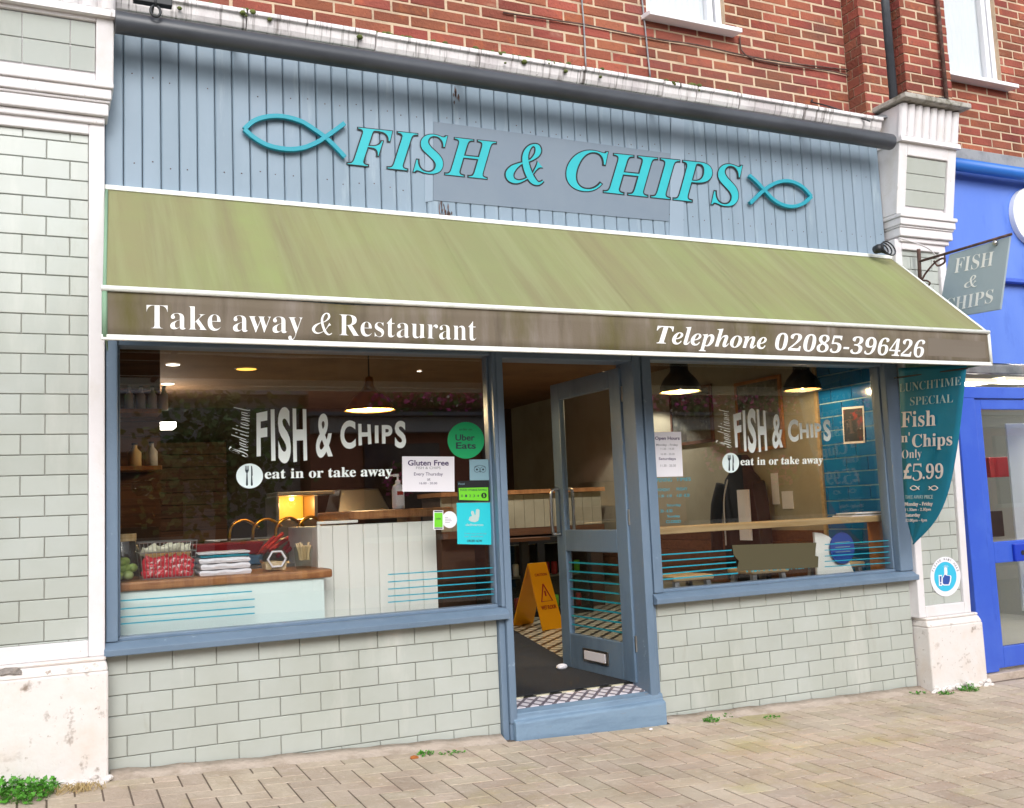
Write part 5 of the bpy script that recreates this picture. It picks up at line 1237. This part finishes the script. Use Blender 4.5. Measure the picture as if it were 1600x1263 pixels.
f = zoomed(600, 640, 5.4895); pk_ = pf(VG - .0012); pk2 = pf(VG - .0020)
def sheet(name, f, c4, m, label, cat, rows=(), group=None):
    o = thing(name, pg(*f(*c4[3])), label, cat, group)
    MB().prism([pg(*f(*p)) for p in c4], (0, -.001, 0)).build('sheet', m, o)
    for k_, (s, x0, y0, x1, y1, m_, of, nm) in enumerate(rows):
        text(MB(), s, rect(f, x0, y0, x1, y1, pk_), 'sans', of, 0, .0006).build(nm, m_, o)
    return o
g = thing('round_sticker', pg(*f(702, 265)), 'round green food delivery sticker on the large window above the other stickers', 'sticker')
MB().prism(ellipse(f, 702, 265, 157, 157, pg), (0, -.001, 0)).build('green_disc', 'green_sticker', g)
for s, x0, y0, x1, y1 in (('Uber', 612, 214, 778, 268), ('Eats', 617, 282, 788, 338)): text(MB(), s, rect(f, x0, y0, x1, y1, pk_), 'sans', .02, 0, .0006).build('brand_word', 'ink', g)
text(MB(), 'order on', rect(f, 645, 160, 755, 180, pk_), 'sans', 0, 0, .0006).build('small_text', 'ink', g)
gl = sheet('notice', f, ((155, 402), (602, 405), (605, 705), (158, 705)), 'paper', 'white Gluten Free notice taped inside the large window', 'notice',
      [('Gluten Free', 205, 434, 555, 482, 'ink_purple', .02, 'heading'), ('FISH & CHIPS', 275, 490, 485, 512, 'ink_grey', 0, 'second_line'), ('Every Thursday', 257, 540, 505, 576, 'ink_purple', .0, 'body_text'), ('at', 370, 590, 398, 610, 'ink_purple', 0, 'body_text'), ('16.00 - 20.00', 305, 624, 456, 642, 'ink_purple', 0, 'body_text')])
ow = sheet('square_sticker', f, ((732, 430), (908, 428), (910, 606), (736, 608)), 'sky_sticker', 'grey blue square owl sticker below the round green one', 'sticker')
e_ = MB()
for cx in (797, 850):
    pts = [pk_(*f(cx + 24 * math.cos(R(a)), 515 + 24 * math.sin(R(a)))) for a in range(0, 361, 20)]; e_.tube(pts, .0012, 5); e_.prism(ellipse(f, cx, 515, 9, 9, pk_, 14), (0, -.0006, 0))
e_.tube(smooth_path([pk_(*f(x, y)) for x, y in ((775, 495), (800, 482), (824, 480), (848, 482), (873, 495))], 4), .0012, 5)
e_.prism([pk_(*f(x, y)) for x, y in ((816, 530), (832, 530), (824, 542))], (0, -.0006, 0)); e_.build('owl_mark', 'ink', ow)
hy = sheet('rating_sticker', f, ((628, 614), (910, 606), (914, 790), (634, 798)), 'black_card', 'black and lime hygiene rating sticker between two square stickers', 'sticker')
MB().prism([pk_(*f(x, y)) for x, y in ((640, 674), (892, 668), (895, 782), (645, 776))], (0, -.0006, 0)).build('lime_panel', 'green_lime', hy)
text(MB(), 'FOOD HYGIENE RATING', rect(f, 655, 682, 880, 698, pk2), 'sans', .01, 0, .0006).build('heading', 'ink', hy)
nb = MB()
for i, ch in enumerate('01234'): text(nb, ch, rect(f, 662 + i * 34, 730, 678 + i * 34, 752, pk2), 'sans', 0, 0, .0006)
nb.build('scale_number', 'ink', hy)
MB().prism(ellipse(f, 857, 738, 24, 24, pk2, 24), (0, -.0006, 0)).build('score_disc', 'black_card', hy); text(MB(), '5', rect(f, 848, 724, 866, 753, pf(VG - .0028)), 'sans', .02, 0, .0006).build('score', 'green_lime', hy)
text(MB(), 'Food', rect(f, 640, 630, 690, 646, pk_), 'sans', 0, 0, .0006).build('small_text', 'sky_sticker', hy)
cy = sheet('delivery_poster', f, ((622, 802), (915, 798), (920, 1160), (630, 1155)), 'cyan_poster', 'bright cyan delivery poster beside the door post', 'poster')
MB().prism([pk_(*f(x, y)) for x, y in ((725, 948), (735, 920), (755, 915), (745, 885), (752, 868), (768, 872), (778, 905), (785, 905), (788, 860), (800, 852), (820, 862), (818, 915), (808, 955), (778, 968), (745, 962))], (0, -.0006, 0)).build('white_mark', 'mint_vinyl', cy)
for s, x0, y0, x1, y1, m_, of in (('deliveroo', 700, 978, 852, 1000, 'mint_vinyl', .01), ('Order now on the app', 690, 1058, 880, 1072, 'sky_sticker', 0), ('or online', 690, 1082, 850, 1096, 'sky_sticker', 0), ('ORDER NOW', 712, 1117, 842, 1138, 'ink', .02)): text(MB(), s, rect(f, x0, y0, x1, y1, pk_), 'sans', of, 0, .0006).build('poster_text', m_, cy)
gs = sheet('phone_sticker', f, ((422, 866), (508, 866), (510, 1030), (422, 1030)), 'paper', 'small lime and white phone shaped sticker beside the white round one', 'sticker')
MB().prism([pk_(*f(x, y)) for x, y in ((432, 886), (502, 886), (503, 1010), (432, 1010))], (0, -.0006, 0)).build('lime_panel', 'green_lime', gs)
for y0 in (871, 1013): MB().prism([pk_(*f(x, y)) for x, y in ((432, y0), (502, y0), (502, y0 + 10), (432, y0 + 10))], (0, -.0006, 0)).build('dark_band', 'ink', gs)
text(MB(), 'order', rect(f, 446, 925, 490, 945, pk2), 'sans', 0, 0, .0006).build('small_text', 'ink', gs)
wr = thing('round_sticker', pk_(*f(558, 945)), 'small plain white round sticker beside the cyan poster', 'sticker')
MB().prism(ellipse(f, 562, 945, 64, 72, pg), (0, -.0009, 0)).build('white_disc', 'paper', wr)
for i, w_ in enumerate((26, 50, 56, 40)): MB().prism([pk_(*f(x, y)) for x, y in ((524, 925 + i * 14), (524 + w_, 925 + i * 14), (524 + w_, 929 + i * 14), (524, 929 + i * 14))], (0, -.0006, 0)).build('line_of_print', 'ink_grey', wr)
f = zoomed(1000, 540, 3.007)
sheet('notice', f, ((55, 408), (192, 405), (202, 615), (65, 618)), 'paper', 'white Open Hours notice taped inside the right window beside the door', 'notice',
      [('Open Hours', 70, 428, 186, 448, 'ink_purple', .02, 'heading'), ('Monday - Friday', 76, 462, 178, 475, 'ink_grey', .01, 'body_text'), ('11.30 - 14.30', 97, 481, 160, 490, 'ink_grey', 0, 'body_text'), ('16.30 - 20.30', 98, 506, 162, 515, 'ink_grey', 0, 'body_text'), ('Saturdays', 88, 526, 168, 542, 'ink_purple', .01, 'body_text'), ('11.30 - 20.30', 96, 559, 168, 570, 'ink_grey', 0, 'body_text')])
ot = thing('opening_times_decal', pg(*f(65, 840)), 'teal handwritten opening times on the glass below the white notice', 'decal')
for s, x0, y0, x1, y1 in (('OPENING', 62, 624, 150, 642), ('TIMES', 170, 622, 238, 638), ('MONDAY', 78, 672, 140, 686), ('FRIDAY', 172, 668, 222, 682), ('11.30 - 2.30', 84, 702, 150, 714), ('4.30 - 8.30', 172, 698, 232, 712), ('Saturday', 126, 745, 192, 760), ('11.30 - 8.30', 78, 772, 152, 786), ('Sunday', 128, 797, 188, 812), ('CLOSED', 122, 822, 192, 835)):
    text(MB(), s, rect(f, x0, y0, x1, y1, pg, -.03), 'sans', 0, 0, .0008).build('text_line', 'teal_vinyl', ot)

# ------------------------------------------------------------------ blue neighbouring shopfront
nb_ = thing('blue_shopfront', (7.2, 0, -.8), 'royal blue neighbouring shopfront with a glazed door at the right edge', 'shopfront')
BXL = 6.02
def nbp(mb, n_, m_, **k): return mb.build(n_, m_, nb_, **k)
fz0, fz1 = P(1560, 435, .0).z, P(1600, 250, 0).z
nbp(MB().box(5.96, 9.6, .0, .14, fz0, 3.20), 'fascia', 'royal_fascia', bevel=.01)
nbp(MB().box(5.90, 9.6, .04, .14, 1.62, fz0 - .002), 'lower_fascia', 'royal_fascia')
nbp(MB().box(5.96, 9.6, -.03, .14, fz0 - .03, fz0 - .004), 'fascia_ledge', 'royal', bevel=.006)
nbp(MB().tube([(5.975, -.11, 3.16), (9.6, -.11, 3.16)], .05, 16), 'roller', 'blue_light', smooth=True)
nbp(MB().box(5.96, 9.6, -.06, .16, 3.20, 3.33), 'cornice', 'lead', bevel=.01)
# big raised white letter, cut by the picture edge
oc = P(1613, 338, -.04); b = MB(); n = 48; vs = []
for k_ in range(n):
    a = 2 * math.pi * k_ / n
    for rx, rz, y_ in ((.23, .24, -.05), (.10, .19, -.05), (.10, .19, 0), (.23, .24, 0)): vs.append((oc.x + rx * math.cos(a), y_, oc.z + rz * math.sin(a)))
b.add(vs, [(4 * k_ + i, 4 * k_ + (i + 1) % 4, 4 * ((k_ + 1) % n) + (i + 1) % 4, 4 * ((k_ + 1) % n) + i) for k_ in range(n) for i in range(4)])
nbp(b, 'raised_letter', 'white_vinyl', bevel=.004)
dz0 = -.80; zR = P(1560, 610, -.02).z
fr_ = MB()
fr_.box(5.94, 9.4, -.02, .10, 1.33, 1.42); fr_.box(5.94, 6.13, -.02, .10, dz0 + .06, 1.33)
nbp(fr_, 'door_frame', 'royal', bevel=.006)
nbp(MB().box(5.94, 9.4, -.05, .16, dz0 - .12, dz0 + .055), 'threshold', 'concrete', bevel=.006)
zu0 = P(1580, 845, 0).z; zu1 = P(1560, 640, 0).z; zl0 = P(1560, 1012, 0).z; zl1 = P(1560, 880, 0).z; zb0 = P(1560, 1045, 0).z
dr = MB(); dr.box(6.135, 6.215, .0, .05, zb0, 1.325); dr.box(7.0, 7.1, .0, .05, zb0, 1.325); dr.box(6.215, 7.0, .0, .05, zb0, zl0); dr.box(6.215, 7.0, .0, .05, zl1, zu0); dr.box(6.215, 7.0, .0, .05, zu1, 1.325)
nd = nbp(dr, 'door', 'royal', bevel=.005)
MB().box(6.215, 7.0, .022, .027, zu0, zu1).build('pane', 'glass', nd); MB().box(6.215, 7.0, .022, .027, zl0, zl1).build('pane', 'glass', nd)
q = P(1592, 862, -.02); MB().box(q.x - .05, q.x + .14, -.03, .0, q.z - .075, q.z + .06).build('lock_box', 'royal_dark', nd, bevel=.008); MB().lathe((q.x + .03, -.032, q.z - .01), [(.02, 0), (.02, .006)], 14, 'Y').build('keyhole', 'metal_black', nd)
nbp(MB().box(7.1, 9.4, .0, .06, zb0, -.2), 'stall_panel', 'royal'); nbp(MB().box(7.1, 9.4, .03, .036, -.2, 1.33), 'window_pane', 'glass')
nbp(MB().box(6.0, 9.4, .03, .036, 1.42, 1.60), 'transom_pane', 'glass')
nbp(MB().box(5.90, 9.4, .05, .13, 1.54, 1.615), 'shutter_housing', 'lead', bevel=.006)
room = MB().box(5.9, 9.4, 2.8, 2.9, -.8, 2.1).box(9.4, 9.5, .1, 2.9, -.8, 2.1).box(5.64, 5.72, .16, 2.9, -.8, 2.1).box(5.72, 9.4, .16, 2.8, -.86, -.78); nbp(room, 'interior_wall', 'pale_room')
nbp(MB().box(5.72, 9.4, .16, 2.8, 2.1, 2.16), 'interior_ceiling', 'pale_room')
def inroom(name, px0, py0, px1, py1, Y, m_, label, cat, t=.02):
    a, b_ = P(px0, py0, Y), P(px1, py1, Y); o = MB().box(min(a.x, b_.x), max(a.x, b_.x), Y, Y + t, min(a.z, b_.z), max(a.z, b_.z)).build(name, m_, bevel=.003); tag(o, label, cat); return o
inroom('display_board', 1572, 662, 1640, 950, .5, 'white_board', 'tall white display board standing inside the blue glazed door', 'board')
inroom('yellow_poster', 1522, 640, 1531, 680, .045, 'yellow_poster', 'upper yellow green poster strip on the blue door glass', 'poster', .002); inroom('yellow_poster', 1527, 695, 1534, 740, .045, 'yellow_poster', 'lower yellow green poster strip on the blue door glass', 'poster', .002)
inroom('red_reflection_block', 1545, 715, 1578, 745, .8, 'red', 'small red block standing in for a red reflection in the blue glazed door', 'box', .2)  # red block put in to imitate a reflection in the door glass
inroom('dark_chair', 1535, 800, 1570, 838, .7, 'black_card', 'dark low seat behind the blue glazed door', 'seat', .3)
for k_, (pa_, pb2) in enumerate((((1506, 589), (1559, 598)), ((1570, 589), (1650, 596)))):
    a, b_ = P(*pa_, .9), P(*pb2, .9); o = MB().box(a.x, b_.x, .9, 1.15, b_.z, b_.z + .035).build('ceiling_light', 'lit_cream'); tag(o, ('warm light panel nearest the pilaster above the blue door', 'warm light panel at the picture edge above the blue door')[k_], 'ceiling light', 'light panels above the blue door')
    l = bpy.data.lights.new('panel_glow', 'POINT'); l.energy = 22; l.color = (1, .95, .85); l.shadow_soft_size = .1
    lo = bpy.data.objects.new('panel_glow', l); COL.objects.link(lo); lo.location = ((a.x + b_.x) / 2, 1.0, b_.z - .08)

# ------------------------------------------------------------------ weeds and litter on the pavement
def weed(c, sp, n, h, label, m_='leaf', leaf=.02):
    b = MB()
    for _ in range(n):
        a = random.uniform(0, 6.28); r = sp * math.sqrt(random.random()); x, y = c[0] + r * math.cos(a) * 1.3, c[1] + r * math.sin(a); g = gz(x, y)
        hh = h * random.uniform(.3, 1) * (1.15 - r / sp * .6); lean = Vector((math.cos(a), math.sin(a), 0)) * hh * random.uniform(.1, .6)
        base = Vector((x, y, g - .004)); tip = base + Vector((0, 0, hh)) + lean
        b.tube([base, tip], .0012, 3, cap=False)
        for _k in range(3):
            t = random.uniform(.4, 1); p = base.lerp(tip, t); d1 = Vector((random.uniform(-1, 1), random.uniform(-1, 1), random.uniform(-.2, .6))).normalized() * leaf * random.uniform(.6, 1.3); d2 = d1.cross(Vector((random.uniform(-1, 1), random.uniform(-1, 1), 1))).normalized() * leaf * .45
            b.add([p, p + d1 * .5 + d2, p + d1, p + d1 * .5 - d2], [(0, 1, 2, 3)])
    o = b.build('weed', m_); tag(o, label, 'weed', 'weeds along the foot of the shopfront'); return o
q = PZ(25, 1245, gz(-.55, -.2)); weed((q.x, q.y), .13, 170, .10, 'large leafy green weed at the foot of the left pilaster', leaf=.026)
q = PZ(80, 1238, gz(-.4, -.2)); b = MB()
for _ in range(60):
    a = random.uniform(-2.6, -.4); x, y = q.x + .12 + random.gauss(0, .05), q.y + random.uniform(-.02, .03); L_ = random.uniform(.06, .14); d1 = Vector((math.cos(a) * .7 - .4, math.sin(a) * .5, 0)); g = gz(x, y)
    b.tube([Vector((x, y, g)), Vector((x, y, g + .035)) + d1 * L_ * .4, Vector((x, y, g + .004)) + d1 * L_], .0014, 4)
tag(b.build('dry_grass', 'dry_straw'), 'tuft of dry straw beside the left pilaster foot', 'dry grass')
for px_, py_, sp, n, h, lb_ in ((665, 1180, .035, 20, .035, 'small weed in the paving left of the doorstep'), (706, 1178, .05, 16, .02, 'flat weed in the paving next to the doorstep'), (1112, 1127, .04, 34, .04, 'bright green weed tuft below the right window'), (1136, 1120, .03, 14, .025, 'tiny weed beside the white scrap under the right window'), (1206, 1122, .04, 12, .02, 'low flat weed in the paving under the middle of the right window'),
                             (1432, 1084, .05, 24, .025, 'low weed at the near corner of the right pilaster'), (1476, 1084, .05, 26, .03, 'weed at the middle of the right pilaster foot'), (1515, 1079, .06, 60, .05, 'leafy weed at the far corner of the right pilaster')):
    q = P(px_, py_, -.14); q = PZ(px_, py_, gz(q.x, -.15)); weed((q.x, q.y), sp, n, h, lb_, leaf=.014)
def litter(name, px_, py_, m_, s, label, cat):
    q = P(px_, py_, -.15); q = PZ(px_, py_, gz(q.x, -.15)); b = MB(); g = gz(q.x, q.y); n = 7
    pts = [(q.x + s * random.uniform(.6, 1.1) * math.cos(2 * math.pi * i / n), q.y + s * .7 * random.uniform(.6, 1.1) * math.sin(2 * math.pi * i / n), g + random.uniform(.002, s * .5)) for i in range(n)]
    b.add(pts + [(q.x, q.y, g + s * .6)], [(i, (i + 1) % n, n) for i in range(n)]); b.add([(p[0], p[1], g) for p in pts] + pts, [(i, (i + 1) % n, n + (i + 1) % n, n + i) for i in range(n)])
    tag(b.build(name, m_), label, cat)
litter('fallen_leaf', 647, 1185, 'dry_leaf', .028, 'orange dead leaf on the pavement under the large window', 'leaf')
litter('paper_scrap', 1165, 1110, 'paper', .026, 'crumpled white scrap below the right window', 'litter')
litter('paper_scrap', 1017, 1140, 'paper', .014, 'tiny white scrap in front of the right door post', 'litter')
litter('fallen_leaf', 803, 1152, 'dry_leaf', .02, 'brown leaf crumbs at the left foot of the doorstep', 'leaf')
litter('fallen_leaf', 1038, 1122, 'dry_leaf', .018, 'brown leaf at the right foot of the doorstep', 'leaf')
litter('fallen_leaf', 1419, 1077, 'metal_rust', .024, 'rust brown leaf where the tiles meet the right pilaster', 'leaf')

# ------------------------------------------------------------------ the other side of the street, seen mirrored in the glass
ob = thing('public_house', (8, -13, -.6), 'dark red brick pub across the street mirrored in the shop windows', 'building')
b = MB()
for i in range(-6, 26): pass
MB().box(4.0, 24, -20, -12.6, -.7, 5.3).build('brick_wall', 'pub_brick', ob)
MB().box(4.0, 24, -12.6, -12.3, 2.15, 2.45).build('fascia', 'pub_grey', ob, bevel=.02); MB().box(3.9, 24.1, -12.7, -12.1, 2.45, 2.52).build('ledge', 'slate', ob)
for i in range(8):
    x = 5.0 + i * 2.4
    w_ = MB().box(x, x + 1.5, -12.6, -12.5, .2, 1.95).build('window', 'dark_glass', ob); MB().box(x - .08, x + 1.58, -12.6, -12.42, .1, .2).build('sill', 'stone', w_)
    w_ = MB().box(x + .2, x + 1.3, -12.6, -12.52, 3.4, 5.1).build('window', 'dark_glass', ob); MB().box(x + .12, x + 1.38, -12.6, -12.44, 3.3, 3.4).build('sill', 'stone', w_)
ob2 = thing('grey_house', (-6, -13, -.6), 'low grey house across the street mirrored at the left of the large window', 'building')
MB().box(-22, 3.9, -20, -13.0, -.7, 2.9).build('wall', 'pub_grey', ob2); MB().prism([(-22, -12.7, 2.9), (-22, -16.5, 5.2), (-22, -20.3, 2.9)], (26, 0, 0)).build('roof', 'slate', ob2)
for i in range(7): MB().box(-19 + i * 3.2, -17.4 + i * 3.2, -13.0, -12.94, .4, 1.9).build('window', 'dark_glass', ob2)
fls = ['flower trough nearest the grey house on the pub ledge', 'second flower trough along the pub ledge', 'third flower trough along the pub ledge', 'fourth flower trough along the pub ledge', 'fifth flower trough along the pub ledge']
for i, (x, zz, w_) in enumerate(((5.2, 2.52, 2.2), (8.6, 2.52, 1.4), (11.0, 2.52, 1.8), (13.2, 2.52, 1.8), (15.6, 2.52, 2.0))):
    o = thing('flower_trough', (x, -12.35, zz), fls[i] + ', full of pink and white petunias', 'flower trough', 'flower troughs on the pub ledge')
    MB().box(x, x + w_, -12.5, -12.2, zz, zz + .18).build('trough', 'bark', o, bevel=.01)
    for nm, m_, n, sz in (('foliage', 'leaf_dark', 260, .06), ('pink_flowers', 'petal', 260, .05), ('white_flowers', 'petal_white', 70, .035)):
        b = MB()
        for _ in range(n):
            p = Vector((x + random.uniform(-.1, w_ + .1), -12.25 + random.gauss(0, .12), zz + .12 + abs(random.gauss(0, .17)) - (.18 if random.random() < .3 else 0))); d1 = Vector((random.uniform(-1, 1), random.uniform(-1, 1), random.uniform(-1, 1))).normalized() * sz; d2 = d1.cross(Vector((random.uniform(-1, 1), random.uniform(-1, 1), random.uniform(-1, 1)))).normalized() * sz
            b.add([p - d1, p - d2, p + d1, p + d2], [(0, 1, 2, 3)])
        b.build(nm, m_, o)
fb2 = ['low pink flower basket by the pub window, first along the street', 'low pink flower basket by the pub window, second along the street', 'low pink flower basket by the pub window, third along the street']
for i, (x, zz) in enumerate(((5.6, 1.25), (12.9, 1.55), (14.6, 1.2))):
    o = thing('flower_basket', (x, -12.2, zz), fb2[i], 'flower basket', 'flower baskets by the pub windows')
    MB().sphere((x, -12.2, zz - .12), .2, 14, 8, (1, 1, .8)).build('basket', 'bark', o, smooth=True)
    for nm, m_, n, sz in (('foliage', 'leaf_dark', 120, .06), ('pink_flowers', 'petal', 150, .055)):
        b = MB()
        for _ in range(n):
            v_ = Vector((random.gauss(0, 1), random.gauss(0, 1), random.gauss(0, 1))).normalized() * random.uniform(.2, .36); p = Vector((x, -12.2, zz)) + v_; d1 = Vector((random.uniform(-1, 1), random.uniform(-1, 1), random.uniform(-1, 1))).normalized() * sz; d2 = d1.cross(Vector((random.uniform(-1, 1), random.uniform(-1, 1), random.uniform(-1, 1)))).normalized() * sz
            b.add([p - d1, p - d2, p + d1, p + d2], [(0, 1, 2, 3)])
        b.build(nm, m_, o)
    MB().tube([(x, -12.2, zz + .1), (x, -12.2, zz + .6), (x, -12.5, zz + .62)], .01, 5).build('bracket', 'metal_black', o)
tr_ = thing('street_tree', (2.2, -11.6, -.7), 'dark leafy street tree mirrored in the left of the large window', 'tree')
MB().tube([(2.2, -11.6, -.7), (2.25, -11.6, .6), (2.15, -11.65, 1.6)], [.12, .09, .06], 8).build('trunk', 'bark', tr_, smooth=True)
b = MB()
for _ in range(1500):
    v_ = Vector((random.gauss(0, .55), random.gauss(0, .4), random.gauss(0, .55))); p = Vector((2.2, -11.6, 1.7)) + v_; d1 = Vector((random.uniform(-1, 1), random.uniform(-1, 1), random.uniform(-1, 1))).normalized() * .08; d2 = d1.cross(Vector((random.uniform(-1, 1), random.uniform(-1, 1), random.uniform(-1, 1)))).normalized() * .06
    b.add([p - d1, p - d2, p + d1, p + d2], [(0, 1, 2, 3)])
b.build('crown', 'leaf_dark', tr_)
